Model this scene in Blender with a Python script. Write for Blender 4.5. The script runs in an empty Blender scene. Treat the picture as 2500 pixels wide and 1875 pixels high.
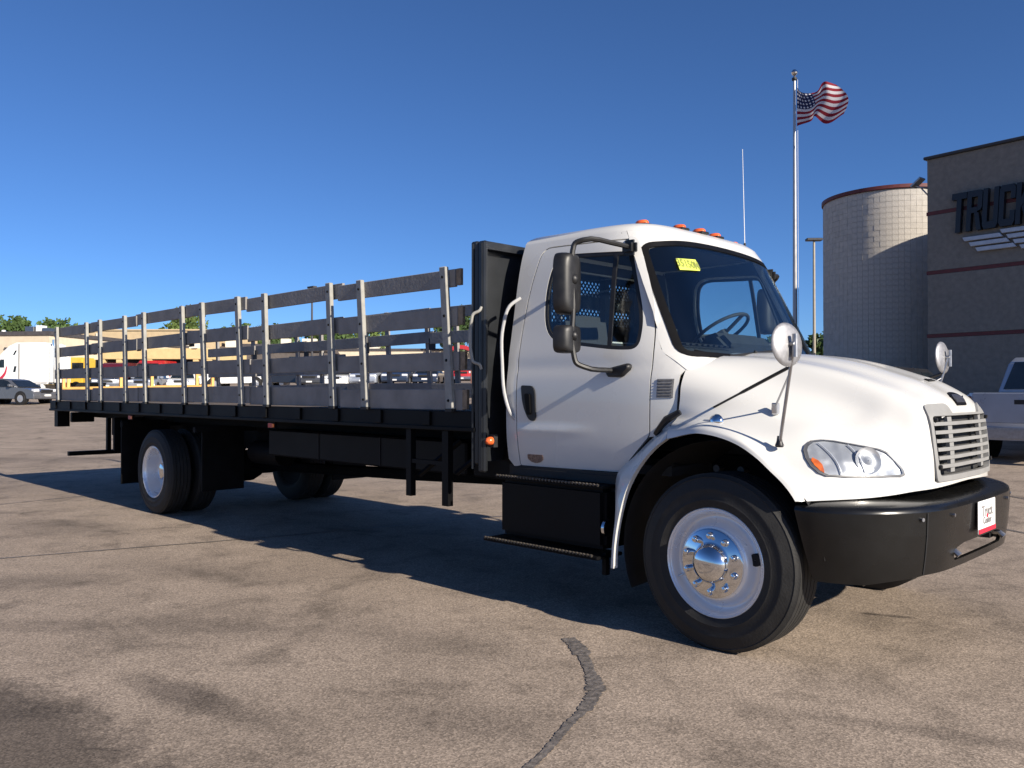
import bpy, bmesh, math, random
from mathutils import Vector, Matrix
random.seed(7)
R = math.radians
SC = bpy.context.scene
COL = SC.collection
PI = math.pi

# ------------------------------------------------------------------ camera
cam = bpy.data.objects.new('camera', bpy.data.cameras.new('camera'))
COL.objects.link(cam)
cx = Vector((0.71239302, 0.70178073, 0.0)); cu = Vector((0.0056483, -0.00573371, 0.99996761)); cd = Vector((-0.70175799, 0.71236994, 0.00804852))
M = Matrix((cx, cu, -cd)).transposed().to_4x4()
M.translation = Vector((2.38824314, -5.32779645, 1.46))
cam.matrix_world = M
cam.data.sensor_width = 36
cam.data.lens = 29.52
cam.data.clip_start = 0.05
cam.data.clip_end = 3000
SC.camera = cam

# ------------------------------------------------------------------ sky, sun, exposure
SUN_EL, SUN_AZ = R(25.6), R(91.0)          # azimuth clockwise from +Y: the sun stands ahead of the truck
world = bpy.data.worlds.new('World'); SC.world = world; world.use_nodes = True
wn = world.node_tree.nodes; wl = world.node_tree.links
sky = wn.new('ShaderNodeTexSky'); sky.sky_type = 'NISHITA'; sky.sun_disc = False
sky.sun_elevation = SUN_EL; sky.sun_rotation = SUN_AZ
sky.altitude = 0; sky.air_density = 0.65; sky.dust_density = 0.25; sky.ozone_density = 9.0
wl.new(sky.outputs[0], wn['Background'].inputs[0]); wn['Background'].inputs[1].default_value = 0.081
sun = bpy.data.objects.new('sun', bpy.data.lights.new('sun', 'SUN')); COL.objects.link(sun)
sd = Vector((math.sin(SUN_AZ)*math.cos(SUN_EL), math.cos(SUN_AZ)*math.cos(SUN_EL), math.sin(SUN_EL)))
sun.rotation_euler = sd.to_track_quat('Z', 'Y').to_euler()
sun.location = sd*60
sun.data.energy = 5.0; sun.data.angle = R(0.53); sun.data.color = (1.0, 0.905, 0.77)
SC.view_settings.view_transform = 'Standard'; SC.view_settings.look = 'None'
SC.view_settings.exposure = 0.68; SC.view_settings.gamma = 1.0; SC.view_settings.use_curve_mapping = False
SC.render.engine = 'CYCLES'
SC.cycles.max_bounces = 8; SC.cycles.transparent_max_bounces = 16

# ------------------------------------------------------------------ helpers: mesh building
class MB:
    def __init__(s): s.v = []; s.f = []
    def add(s, vs, fs):
        o = len(s.v); s.v += [tuple(p) for p in vs]; s.f += [tuple(i+o for i in f) for f in fs]
    def box(s, x0, x1, y0, y1, z0, z1, rot=None, piv=None):
        vs = [Vector((x, y, z)) for x in (x0, x1) for y in (y0, y1) for z in (z0, z1)]
        if rot is not None:
            p = Vector(piv) if piv is not None else Vector(((x0+x1)/2, (y0+y1)/2, (z0+z1)/2))
            vs = [p + rot @ (v-p) for v in vs]
        s.add(vs, [(0,1,3,2),(4,6,7,5),(0,4,5,1),(2,3,7,6),(0,2,6,4),(1,5,7,3)])
        return s
    def prism(s, poly, ax, a, b):
        # poly: 2D list in the two other axes; ax: 'x','y','z'
        def P(p, t): return {'x': (t, p[0], p[1]), 'y': (p[0], t, p[1]), 'z': (p[0], p[1], t)}[ax]
        n = len(poly); ar = sum(poly[i][0]*poly[(i+1) % n][1]-poly[(i+1) % n][0]*poly[i][1] for i in range(n))
        if (ar < 0) != (ax == 'y'): poly = poly[::-1]
        if a > b: a, b = b, a
        vs = [P(p, a) for p in poly]+[P(p, b) for p in poly]
        s.add(vs, [tuple(range(n))[::-1], tuple(range(n, 2*n))]+[(i, (i+1) % n, n+(i+1) % n, n+i) for i in range(n)])
        return s
    def tube(s, pts, r, n=8, cap=True):
        pts = [Vector(p) for p in pts]; rings = []
        up = None
        for i, p in enumerate(pts):
            t = ((pts[min(i+1, len(pts)-1)]-pts[max(i-1, 0)])).normalized()
            if up is None:
                up = Vector((0, 0, 1)) if abs(t.z) < .9 else Vector((1, 0, 0))
            a = t.cross(up).normalized(); up = a.cross(t).normalized()
            rr = r[i] if isinstance(r, (list, tuple)) else r
            rings.append([p+(a*math.cos(2*PI*k/n)+up*math.sin(2*PI*k/n))*rr for k in range(n)])
        s.rings(rings, True, cap)
        return s
    def rings(s, rings, closed=True, cap=False):
        n = len(rings[0]); vs = [p for r_ in rings for p in r_]; fs = []
        for i in range(len(rings)-1):
            for k in range(n if closed else n-1):
                k2 = (k+1) % n
                fs.append((i*n+k, i*n+k2, (i+1)*n+k2, (i+1)*n+k))
        if cap: fs += [tuple(range(n))[::-1], tuple(range((len(rings)-1)*n, len(rings)*n))]
        s.add(vs, fs)
    def lathe(s, prof, c, ax='z', n=32, sgn=1, a0=0, a1=2*PI):
        # prof: (r, t) along the axis
        full = abs(a1-a0-2*PI) < 1e-6
        N = n if full else n+1; rings = []
        for r_, t in prof:
            ring = []
            for k in range(N):
                a = a0+(a1-a0)*k/n; u, w = r_*math.cos(a), r_*math.sin(a)
                p = {'z': (u, w, t*sgn), 'y': (u, t*sgn, w), 'x': (t*sgn, u, w)}[ax]
                ring.append((c[0]+p[0], c[1]+p[1], c[2]+p[2]))
            rings.append(ring)
        s.rings(rings, full)
        return s
    def grid(s, G):
        s.rings(G, False); return s
    def build(s, name, mat, par=None, bevel=0, seg=1, ang=35, merge=False, loc=None, fixn=True):
        me = bpy.data.meshes.new(name)
        bm = bmesh.new()
        vs = [bm.verts.new(p) for p in s.v]
        for f in s.f:
            try: bm.faces.new([vs[i] for i in f])
            except ValueError: pass
        if merge: bmesh.ops.remove_doubles(bm, verts=bm.verts, dist=1e-5)
        if fixn: bmesh.ops.recalc_face_normals(bm, faces=bm.faces)
        if bevel:
            es = [e for e in bm.edges if len(e.link_faces) == 2 and e.calc_face_angle(0) > R(30)]
            bmesh.ops.bevel(bm, geom=es, offset=bevel, segments=seg, affect='EDGES', clamp_overlap=True)
        return finish(bm, me, name, mat, par, ang, loc)

def finish(bm, me, name, mat, par=None, ang=35, loc=None):
    for f in bm.faces: f.smooth = True
    for e in bm.edges:
        if len(e.link_faces) != 2 or e.calc_face_angle(0) > R(ang): e.smooth = False
    bm.to_mesh(me); bm.free()
    return link(name, me, mat, par, loc)

def link(name, me, mat=None, par=None, loc=None):
    if mat is not None and not me.materials: me.materials.append(mat)
    o = bpy.data.objects.new(name, me); COL.objects.link(o)
    if par is not None: o.parent = par
    if loc is not None: o.location = loc
    return o

def thing(name, label, cat, loc=(0, 0, 0), rz=0, group=None):
    o = bpy.data.objects.new(name, None); COL.objects.link(o)
    o.empty_display_size = .2; o.location = loc; o.rotation_euler = (0, 0, rz)
    o['label'] = label; o['category'] = cat
    if group: o['group'] = group
    return o
def tag(o, label, cat, group=None):
    o['label'] = label; o['category'] = cat
    if group: o['group'] = group
    return o
def structure(o): o['kind'] = 'structure'; return o
def stuff(o): o['kind'] = 'stuff'; return o

def round_poly(pts, rad, seg=5):
    out = []; n = len(pts)
    for i in range(n):
        r_ = rad[i] if isinstance(rad, (list, tuple)) else rad
        p0, p, p1 = Vector(pts[i-1]), Vector(pts[i]), Vector(pts[(i+1) % n])
        if r_ <= 0: out.append(tuple(p)); continue
        a = min(r_, (p0-p).length*.48); b = min(r_, (p1-p).length*.48)
        A = p+(p0-p).normalized()*a; B = p+(p1-p).normalized()*b
        for k in range(seg+1):
            t = k/seg; out.append(tuple(A*(1-t)**2+p*2*t*(1-t)+B*t*t))
    return out
def inset(poly, d):
    n = len(poly); out = []
    ar = sum(poly[i][0]*poly[(i+1) % n][1]-poly[(i+1) % n][0]*poly[i][1] for i in range(n))
    sg = 1 if ar > 0 else -1
    for i in range(n):
        p0, p, p1 = Vector(poly[i-1]), Vector(poly[i]), Vector(poly[(i+1) % n])
        t = (p1-p0).normalized(); out.append(tuple(p+Vector((-t.y, t.x))*d*sg))
    return out
def panel(outer, holes, fmap, step, thick, name, mat, par, out, ang=35, off=0.0):
    """polygon with holes in chart space, cut to a grid, mapped onto a curved surface and given thickness"""
    bm = bmesh.new(); es = []
    for lp in [outer]+holes:
        vs = [bm.verts.new((p[0], p[1], 0)) for p in lp]
        es += [bm.edges.new((vs[i], vs[(i+1) % len(vs)])) for i in range(len(vs))]
    bmesh.ops.triangle_fill(bm, edges=es, use_beauty=True, use_dissolve=False)
    for ax in (0, 1):
        lo = min(p[ax] for p in outer); hi = max(p[ax] for p in outer)
        st = step[ax]; k = lo+st
        no = (1, 0, 0) if ax == 0 else (0, 1, 0)
        while k < hi-1e-4:
            bmesh.ops.bisect_plane(bm, geom=bm.verts[:]+bm.edges[:]+bm.faces[:], plane_co=(k, 0, 0) if ax == 0 else (0, k, 0), plane_no=no, dist=1e-6)
            k += st
    for v in bm.verts: v.co = fmap(v.co.x, v.co.y)
    bmesh.ops.recalc_face_normals(bm, faces=bm.faces)
    s_ = Vector((0, 0, 0))
    for f in bm.faces: s_ += f.normal*f.calc_area()
    if s_.dot(Vector(out)) < 0: bmesh.ops.reverse_faces(bm, faces=bm.faces)
    bm.normal_update()
    if off:
        for v in bm.verts: v.co += v.normal*off
    if thick:
        bm.normal_update(); fs = bm.faces[:]; vs = bm.verts[:]; be = [e for e in bm.edges if len(e.link_faces) == 1]
        dup = {v: bm.verts.new(v.co-v.normal*thick) for v in vs}
        bev = [(e.link_loops[0].vert, e.link_loops[0].link_loop_next.vert) for e in be]
        for f in fs: bm.faces.new([dup[v] for v in reversed(f.verts[:])])
        for a, b in bev: bm.faces.new([b, a, dup[a], dup[b]])
        bm.normal_update()
    bmesh.ops.recalc_face_normals(bm, faces=bm.faces)
    return finish(bm, bpy.data.meshes.new(name), name, mat, par, ang)

def spline(P, n, closed=False):
    """smooth curve through points (chordal cubic Hermite); n samples per span"""
    P = [Vector(p) for p in P]; m = len(P); d = [max((P[i+1]-P[i]).length, 1e-6) for i in range(m-1)]
    T = []
    for i in range(m):
        if i == 0: T.append((P[1]-P[0])/d[0])
        elif i == m-1: T.append((P[-1]-P[-2])/d[-1])
        else:
            a, b = d[i-1], d[i]
            T.append(((P[i]-P[i-1])/a*b+(P[i+1]-P[i])/b*a)/(a+b))
    out = []
    for i in range(m-1):
        for k in range(n):
            t = k/n; h = d[i]
            out.append(P[i]*(2*t**3-3*t*t+1)+T[i]*h*(t**3-2*t*t+t)+P[i+1]*(-2*t**3+3*t*t)+T[i+1]*h*(t**3-t*t))
    out.append(P[-1].copy())
    return out
def lerp_tab(tab, x):
    if x <= tab[0][0]: return tab[0][1]
    for (a, va), (b, vb) in zip(tab, tab[1:]):
        if x <= b:
            t = (x-a)/(b-a); return va+(vb-va)*t
    return tab[-1][1]
def sm_tab(tab, x):
    if x <= tab[0][0]: return tab[0][1]
    for i in range(len(tab)-1):
        a, va = tab[i]; b, vb = tab[i+1]
        if x <= b:
            def sl(j):
                if j == 0: return (tab[1][1]-tab[0][1])/(tab[1][0]-tab[0][0])
                if j == len(tab)-1: return (tab[-1][1]-tab[-2][1])/(tab[-1][0]-tab[-2][0])
                return (tab[j+1][1]-tab[j-1][1])/(tab[j+1][0]-tab[j-1][0])
            h = b-a; t = (x-a)/h
            return va*(2*t**3-3*t*t+1)+sl(i)*h*(t**3-2*t*t+t)+vb*(-2*t**3+3*t*t)+sl(i+1)*h*(t**3-t*t)
    return tab[-1][1]
def text_mesh(txt, size, ext=0.002):
    cv = bpy.data.curves.new('lettering', 'FONT'); cv.body = txt; cv.size = size; cv.extrude = ext; cv.align_x = 'CENTER'; cv.align_y = 'CENTER'; cv.offset = .02*size; cv.resolution_u = 2
    o = bpy.data.objects.new('lettering', cv); COL.objects.link(o)
    me = bpy.data.meshes.new_from_object(o.evaluated_get(bpy.context.evaluated_depsgraph_get()))
    bpy.data.objects.remove(o); bpy.data.curves.remove(cv)
    return me

# ------------------------------------------------------------------ helpers: materials
def mat(name, col, rough=.5, metal=0, coat=0, spec=.5, nscale=0, namt=0, bump=0, bscale=40, noise2=None, emit=None):
    m = bpy.data.materials.new(name); m.use_nodes = True; n = m.node_tree.nodes; l = m.node_tree.links
    b = n['Principled BSDF']; b.inputs['Roughness'].default_value = rough; b.inputs['Metallic'].default_value = metal
    b.inputs['Coat Weight'].default_value = coat; b.inputs['Coat Roughness'].default_value = .06
    b.inputs['Specular IOR Level'].default_value = spec
    c = (*col, 1); b.inputs['Base Color'].default_value = c
    if namt or bump:
        tc = n.new('ShaderNodeTexCoord')
    if namt:
        nz = n.new('ShaderNodeTexNoise'); nz.inputs['Scale'].default_value = nscale; nz.inputs['Detail'].default_value = 5
        l.new(tc.outputs['Object'], nz.inputs['Vector'])
        rp = n.new('ShaderNodeValToRGB'); rp.color_ramp.elements[0].position = .3; rp.color_ramp.elements[1].position = .7
        lo = tuple(max(0, x*(1-namt)) for x in col); hi = tuple(min(1, x*(1+namt)) for x in col)
        if noise2: lo = noise2
        rp.color_ramp.elements[0].color = (*lo, 1); rp.color_ramp.elements[1].color = (*hi, 1)
        l.new(nz.outputs['Fac'], rp.inputs[0]); l.new(rp.outputs[0], b.inputs['Base Color'])
        mr = n.new('ShaderNodeMapRange'); mr.inputs[3].default_value = max(0, rough-.08); mr.inputs[4].default_value = min(1, rough+.12)
        l.new(nz.outputs['Fac'], mr.inputs[0]); l.new(mr.outputs[0], b.inputs['Roughness'])
    if bump:
        n2 = n.new('ShaderNodeTexNoise'); n2.inputs['Scale'].default_value = bscale; n2.inputs['Detail'].default_value = 4
        l.new(tc.outputs['Object'], n2.inputs['Vector'])
        bp = n.new('ShaderNodeBump'); bp.inputs['Strength'].default_value = bump; bp.inputs['Distance'].default_value = .02
        l.new(n2.outputs['Fac'], bp.inputs['Height']); l.new(bp.outputs[0], b.inputs['Normal'])
    return m
def glass_mat(name, tint, refl=1.0):
    m = bpy.data.materials.new(name); m.use_nodes = True; n = m.node_tree.nodes; l = m.node_tree.links
    n.remove(n['Principled BSDF'])
    t = n.new('ShaderNodeBsdfTransparent'); t.inputs[0].default_value = (*tint, 1)
    g = n.new('ShaderNodeBsdfGlossy'); g.inputs['Roughness'].default_value = .02; g.inputs[0].default_value = (refl, refl, refl, 1)
    f = n.new('ShaderNodeLayerWeight'); f.inputs[0].default_value = .5
    pw = n.new('ShaderNodeMath'); pw.operation = 'POWER'; l.new(f.outputs['Facing'], pw.inputs[0]); pw.inputs[1].default_value = 5
    ma = n.new('ShaderNodeMath'); ma.operation = 'MULTIPLY_ADD'; l.new(pw.outputs[0], ma.inputs[0]); ma.inputs[1].default_value = .9; ma.inputs[2].default_value = .05
    mx = n.new('ShaderNodeMixShader'); l.new(ma.outputs[0], mx.inputs[0]); l.new(t.outputs[0], mx.inputs[1]); l.new(g.outputs[0], mx.inputs[2])
    l.new(mx.outputs[0], n['Material Output'].inputs[0])
    return m

WHITE = mat('white_truck_paint', (.62, .615, .59), .24, 0, .6, .5, 1.6, .012)
BLACKP = mat('black_paint', (.0035, .0035, .0042), .5, 0, .0, .14, 3, .4)
BLACKM = mat('black_matte', (.012, .012, .013), .62, nscale=8, namt=.5)
FRAMEB = mat('chassis_black', (.004, .004, .0045), .65, 0, 0, .12, nscale=5, namt=.6)
BUMPB = mat('bumper_black_plastic', (.006, .006, .006), .24, coat=.1, spec=.4, nscale=4, namt=.25)
PLASTIC = mat('black_plastic', (.011, .011, .012), .45, nscale=20, namt=.3)
RUBBER = mat('tyre_rubber', (.013, .0125, .012), .72, nscale=14, namt=.35, bump=.12, bscale=90)
SILVERP = mat('silver_wheel_paint', (.78, .79, .81), .25, .35, .15, nscale=3, namt=.02)
CHROME = mat('chrome', (.70, .71, .73), .05, 1, nscale=6, namt=.02)
STEEL = mat('stainless_steel', (.40, .40, .41), .38, 1, nscale=20, namt=.12)
HANDLEP = mat('grey_white_bar', (.42, .42, .42), .45, nscale=12, namt=.06)
MIRRORB = mat('brushed_mirror_back', (.33, .33, .345), .5, .75, nscale=40, namt=.1)
GALV = mat('galvanised_steel', (.29, .285, .26), .65, .0, nscale=16, namt=.15)
WOODG = mat('weathered_grey_board', (.245, .232, .218), .8, nscale=5, namt=.18, bump=.25, bscale=30)
WOODE = mat('cut_board_end', (.25, .19, .13), .8, nscale=30, namt=.3)
GRILLEG = mat('grey_grille_plastic', (.25, .25, .245), .45, nscale=10, namt=.06)
DARK = mat('dark_void', (.006, .006, .007), .8, nscale=8, namt=.3)
AMBER = mat('amber_lens', (.85, .17, .02), .25, coat=.4, nscale=40, namt=.25)
ORANGE_R = mat('orange_marker_lens', (.75, .13, .03), .25, coat=.4, nscale=30, namt=.25)
RED_R = mat('red_reflector', (.45, .03, .02), .3, nscale=30, namt=.25)
GLASSW = glass_mat('windshield_glass', (.84, .90, .91))
GLASSD = glass_mat('door_glass', (.87, .91, .92))
GLASSC = glass_mat('clear_lens', (.93, .94, .95))
INTER = mat('cab_interior_grey', (.028, .030, .032), .7, nscale=12, namt=.2)
SEAT = mat('seat_cloth', (.035, .037, .04), .9, nscale=50, namt=.1)
YELLOW = mat('yellow_sticker', (.62, .72, .10), .6, nscale=20, namt=.05)
INK = mat('faded_ink', (.20, .23, .05), .7, nscale=20, namt=.2)
WHITEP = mat('white_plastic_plate', (.78, .78, .76), .4, nscale=12, namt=.04)
REDP = mat('red_print', (.62, .02, .05), .45, nscale=12, namt=.1)
GREYINK = mat('grey_print', (.22, .21, .21), .6, nscale=12, namt=.1)
# ------------------------------------------------------------------ ground
def ground_z(x, y):
    rx = max(0, -x-13); rx = rx*rx/(rx+8) if rx > 0 else 0
    rx = min(rx, 70)
    ry = max(0, y-4); ry = ry*ry/(ry+4) if ry > 0 else 0
    ry = min(ry, 45)
    return .019*rx+.030*ry*(1+.7*min(max(-x/50, 0), 1.3))
def axis_vals(): 
    v = []; a = 0; s_ = .8
    while a < 1600: v.append(a); a += s_; s_ *= 1.075
    return [-q for q in v[:0:-1]]+v
XS = [q-2 for q in axis_vals()]; YS = axis_vals()
mb = MB(); mb.grid([[(x, y, ground_z(x, y)) for y in YS] for x in XS])

def ground_material():
    m = bpy.data.materials.new('worn_asphalt'); m.use_nodes = True; n = m.node_tree.nodes; l = m.node_tree.links
    b = n['Principled BSDF']; b.inputs['Specular IOR Level'].default_value = .25
    tc = n.new('ShaderNodeTexCoord')
    def noise(scale, det=4, rough=.55, dist=0):
        q = n.new('ShaderNodeTexNoise'); q.inputs['Scale'].default_value = scale; q.inputs['Detail'].default_value = det
        q.inputs['Roughness'].default_value = rough; q.inputs['Distortion'].default_value = dist
        l.new(tc.outputs['Object'], q.inputs['Vector']); return q.outputs['Fac']
    def ramp(src, stops):
        r_ = n.new('ShaderNodeValToRGB'); e = r_.color_ramp.elements
        while len(e) < len(stops): e.new(.5)
        for k, (p, c) in enumerate(stops): e[k].position = p; e[k].color = (*c, 1) if isinstance(c, tuple) else (c, c, c, 1)
        l.new(src, r_.inputs[0]); return r_.outputs[0]
    def mix(mode, fac, a, bb):
        q = n.new('ShaderNodeMix'); q.data_type = 'RGBA'; q.blend_type = mode
        if isinstance(fac, float): q.inputs[0].default_value = fac
        else: l.new(fac, q.inputs[0])
        for sock, val in ((q.inputs[6], a), (q.inputs[7], bb)):
            if isinstance(val, tuple): sock.default_value = (*val, 1)
            else: l.new(val, sock)
        return q.outputs[2]
    base = ramp(noise(.35, 5), [(.3, (.270, .216, .170)), (.7, (.362, .292, .232))])
    # aggregate speckle: coarse and fine stones
    vor = n.new('ShaderNodeTexVoronoi'); vor.inputs['Scale'].default_value = 115; l.new(tc.outputs['Object'], vor.inputs['Vector'])
    stone = ramp(vor.outputs['Color'], [(.15, .5), (.55, .97), (.9, 1.55)])
    base = mix('MULTIPLY', .7, base, stone)
    base = mix('MULTIPLY', .8, base, ramp(noise(75, 3, .75), [(.32, .66), (.5, 1.0), (.7, 1.28)]))
    # mid-scale dirt
    base = mix('MULTIPLY', .85, base, ramp(noise(1.6, 6, .65, .6), [(.33, .55), (.48, .95), (.68, 1.13)]))
    base = mix('MULTIPLY', .7, base, ramp(noise(6.5, 6, .7, .8), [(.30, .55), (.43, .97), (.7, 1.06)]))
    # dark worn patches with ragged edges, on the near side of the lot
    sp = n.new('ShaderNodeSeparateXYZ'); l.new(tc.outputs['Object'], sp.inputs[0])
    r1 = noise(2.6, 7, .75, .5); r2 = noise(34, 3, .8)
    rm = n.new('ShaderNodeMath'); rm.operation = 'MULTIPLY_ADD'; l.new(r2, rm.inputs[0]); rm.inputs[1].default_value = .55; l.new(r1, rm.inputs[2]); rag = rm.outputs[0]
    def blob(px, py, sx, sy, ang, dark, soft=.5):
        # an elongated stain at a fixed place on the ground
        nonlocal base
        mp = n.new('ShaderNodeMapping'); mp.vector_type = 'TEXTURE'
        mp.inputs['Location'].default_value = (px, py, 0); mp.inputs['Rotation'].default_value = (0, 0, ang); mp.inputs['Scale'].default_value = (sx, sy, 50)
        l.new(tc.outputs['Object'], mp.inputs[0])
        ln = n.new('ShaderNodeVectorMath'); ln.operation = 'LENGTH'; l.new(mp.outputs[0], ln.inputs[0])
        ad = n.new('ShaderNodeMath'); ad.operation = 'MULTIPLY_ADD'; l.new(rag, ad.inputs[0]); ad.inputs[1].default_value = 1.6; 
        l.new(ln.outputs['Value'], ad.inputs[2])
        mr = n.new('ShaderNodeMapRange'); mr.inputs[1].default_value = 2.2-soft; mr.inputs[2].default_value = 2.2+soft; mr.inputs[3].default_value = dark; mr.inputs[4].default_value = 0
        mr.clamp = True; l.new(ad.outputs[0], mr.inputs[0])
        base = mix('MIX', mr.outputs[0], base, mix('MULTIPLY', 1.0, base, (.42, .42, .43)))
    S_ = [(-1.75, -4.45, 1.5, .50, .12, .95, .25), (-1.55, -3.55, .42, .12, .15, .8, .4), (-4.75, -3.3, .5, .2, .8, .55, .6), (-3.35, -3.65, .40, .16, .7, .45, .3), (-7.2, -2.2, .8, .4, .3, .45, .6),
          (-4.3, -2.3, .7, .2, .3, .4, .7), (-1.75, -2.3, .8, .25, .35, .35, .7), (-.3, -2.75, .45, .2, .6, .4, .5), (1.15, -1.5, .6, .07, .35, .5, .4), (.35, .3, .10, .035, .4, .95, .3), (.2, .24, .06, .03, .4, .9, .3), (-2.6, -2.9, .5, .14, .5, .5, .5),
          (-14, -2.5, 3.5, .9, .5, .5, .8), (-16, 1.5, 5, .6, .9, .55, .7), (2.0, 3.0, 1.6, .25, .8, .5, .7)]
    for a in S_: blob(*a)
    l.new(base, b.inputs['Base Color'])
    b.inputs['Roughness'].default_value = .85
    bp = n.new('ShaderNodeBump'); bp.inputs['Strength'].default_value = .12; bp.inputs['Distance'].default_value = .006
    l.new(vor.outputs['Distance'], bp.inputs['Height']); 
    bp2 = n.new('ShaderNodeBump'); bp2.inputs['Strength'].default_value = .16; bp2.inputs['Distance'].default_value = .012
    l.new(noise(26, 4, .65), bp2.inputs['Height']); l.new(bp.outputs[0], bp2.inputs['Normal'])
    l.new(bp2.outputs[0], b.inputs['Normal'])
    return m
GROUND = ground_material()
structure(mb.build('ground', GROUND, fixn=False))
TAR = mat('tar_crack_filler', (.14, .122, .108), .55, nscale=30, namt=.5, bump=.3, bscale=50)
def strip(pts, w, name, m, jit=.25, z=.004):
    pts = spline([(p[0], p[1], 0) for p in pts], 22); mbx = MB(); G = []
    for i, p in enumerate(pts):
        t = (pts[min(i+1, len(pts)-1)]-pts[max(i-1, 0)]).normalized(); nn = Vector((-t.y, t.x, 0))
        ww = (w[min(int(i*len(w)/len(pts)), len(w)-1)] if isinstance(w, list) else w)
        a = ww*(1+random.uniform(-jit, jit)); c = ww*(1+random.uniform(-jit, jit))
        zz = ground_z(p.x, p.y)+z
        G.append([(p.x+nn.x*a, p.y+nn.y*a, zz), (p.x-nn.x*c, p.y-nn.y*c, zz)])
    mbx.grid(G); o = mbx.build(name, m); 
    return structure(o)
strip([(-.86, -1.56), (-.70, -1.66), (-.54, -1.79), (-.40, -1.92), (-.25, -2.06), (-.19, -2.13)], [.045, .05, .032, .03, .04, .05], 'crack_sealant', TAR, .16)
strip([(-.19, -2.13), (-.10, -2.30), (-.01, -2.55), (.08, -2.76), (.16, -3.0), (.3, -3.35)], [.035, .022, .02, .018], 'crack_sealant', TAR, .22)
strip([(-6.3, -4.4), (-5.91, -3.24), (-5.58, -2.19), (-5.41, -1.69), (-5.25, -1.14), (-4.9, .2), (-4.3, 2.6), (-3.6, 5.6)], .016, 'pavement_joint', TAR, .5)
strip([(-9.8, -2.7), (-9.86, -2.25), (-9.98, -1.39), (-10.1, 0)], .014, 'pavement_joint', TAR, .5)
strip([(-.9, 5.3), (-.1, 4.59), (.08, 4.49), (2, 3.5)], .03, 'pavement_joint', TAR, .4)
strip([(-1.5, 7.9), (-.83, 7.41), (-.56, 7.22), (3, 5)], .03, 'pavement_joint', TAR, .4)

# ------------------------------------------------------------------ dealership building, tower, flagpole
WALLG = mat('grey_block_wall', (.20, .182, .158), .9, nscale=7, namt=.14, bump=.5, bscale=28)
STRIPE = mat('dark_red_band', (.11, .022, .022), .6, nscale=9, namt=.2)
COPING = mat('dark_coping', (.035, .035, .04), .5, nscale=9, namt=.2)
NAVY = mat('navy_sign_letter', (.006, .009, .016), .4, nscale=8, namt=.2)
WINGS = mat('silver_sign_bar', (.46, .48, .52), .4, .2, nscale=8, namt=.1)
BX, BY = -6.31, 21.12
bd = Vector((.9915, -.13, 0)); bn = Vector((-.13, -.9915, 0)); BZ = .3
bld = thing('dealership_building', 'grey block building with dark red bands and truck sign, at the right edge', 'building', (BX, BY, BZ), math.atan2(-.13, .9915))
# local frame: x along the face to the right, y into the building, z up from BZ
H = 8.41-BZ
MB().box(.75, 22, .45, 16, 0, H-.06).build('wall', WALLG, bld); MB().box(0, 22, .06, .449, 0, H-.06).build('front_wall', WALLG, bld)  # main mass stepped back out of view to lower its shadow on the tower
bands = [3.08-BZ, 4.95-BZ, 6.71-BZ]
zz = 0
for z1 in bands+[H-.092]:
    top = z1-.055 if z1 != H-.092 else z1
    for k in range(4):
        MB().box(k*5.5+.004, k*5.5+5.496, -.02, .058, zz, top).build('wall_panel', WALLG, bld, bevel=.008)
    zz = z1+.055
for z1 in bands: MB().box(-.02, 22, -.028, .057, z1-.052, z1+.052).build('red_band', STRIPE, bld)
MB().box(-.08, 22.1, -.10, .50, H-.09, H).build('coping', COPING, bld, bevel=.02); MB().box(.70, 22.1, .502, 16.1, H-.09, H).build('coping', COPING, bld, bevel=.02)
def letter(polys, x0, z0, sc, sh):
    mbx = MB()
    for poly in polys:
        q = [(x0+(p[0]*sc[0])+p[1]*sc[1]*sh, z0+p[1]*sc[1]-BZ) for p in poly]
        mbx.prism(q, 'y', -.20, -.05)
    mbx.build('sign_letter', NAVY, bld, ang=20)
Wd, Ht, SH = .46, 1.13, .13
LT = {'T': [[(0, .84), (0, 1), (1, 1), (1, .84)], [(.34, 0), (.34, .838), (.66, .838), (.66, 0)]],
      'R': [[(0, 0), (0, 1), (.30, 1), (.30, 0)], [(.302, .84), (.302, 1), (.85, 1), (1, .93), (1, .86), (.72, .84)], [(.70, .60), (.70, .838), (1, .858), (1, .57), (.9, .5), (.72, .48)], [(.302, .44), (.302, .58), (.69, .58), (.71, .475), (.66, .44)], [(.50, .438), (.78, .438), (1, 0), (.70, 0)]],
      'U': [[(0, .1), (0, 1), (.30, 1), (.30, .17)], [(.70, .17), (.70, 1), (1, 1), (1, .1)], [(0, .098), (.30, .168), (.70, .168), (1, .098), (.86, 0), (.14, 0)]],
      'C': [[(0, .1), (0, .9), (.30, .83), (.30, .17)], [(0, .902), (.14, 1), (.86, 1), (1, .902), (.70, .832), (.30, .832)], [(0, .098), (.30, .168), (.70, .168), (1, .098), (.86, 0), (.14, 0)], [(.70, .65), (.70, .83), (1, .9), (1, .65)], [(.70, .17), (.70, .36), (1, .36), (1, .1)]],
      'K': [[(0, 0), (0, 1), (.30, 1), (.30, 0)], [(.302, .40), (.302, .62), (.68, 1), (1, 1), (.58, .55)], [(.36, .398), (.58, .545), (1, 0), (.68, 0)]]}
for ch, x0, zo in zip('TRUCK', (.80, 1.17, 1.60, 2.03, 2.46), (0, 0, 0, 0, 0)): letter(LT[ch], x0+(-.06 if ch == 'T' else 0), 6.0, (Wd-.05, Ht), SH/1.0*.45)
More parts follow.
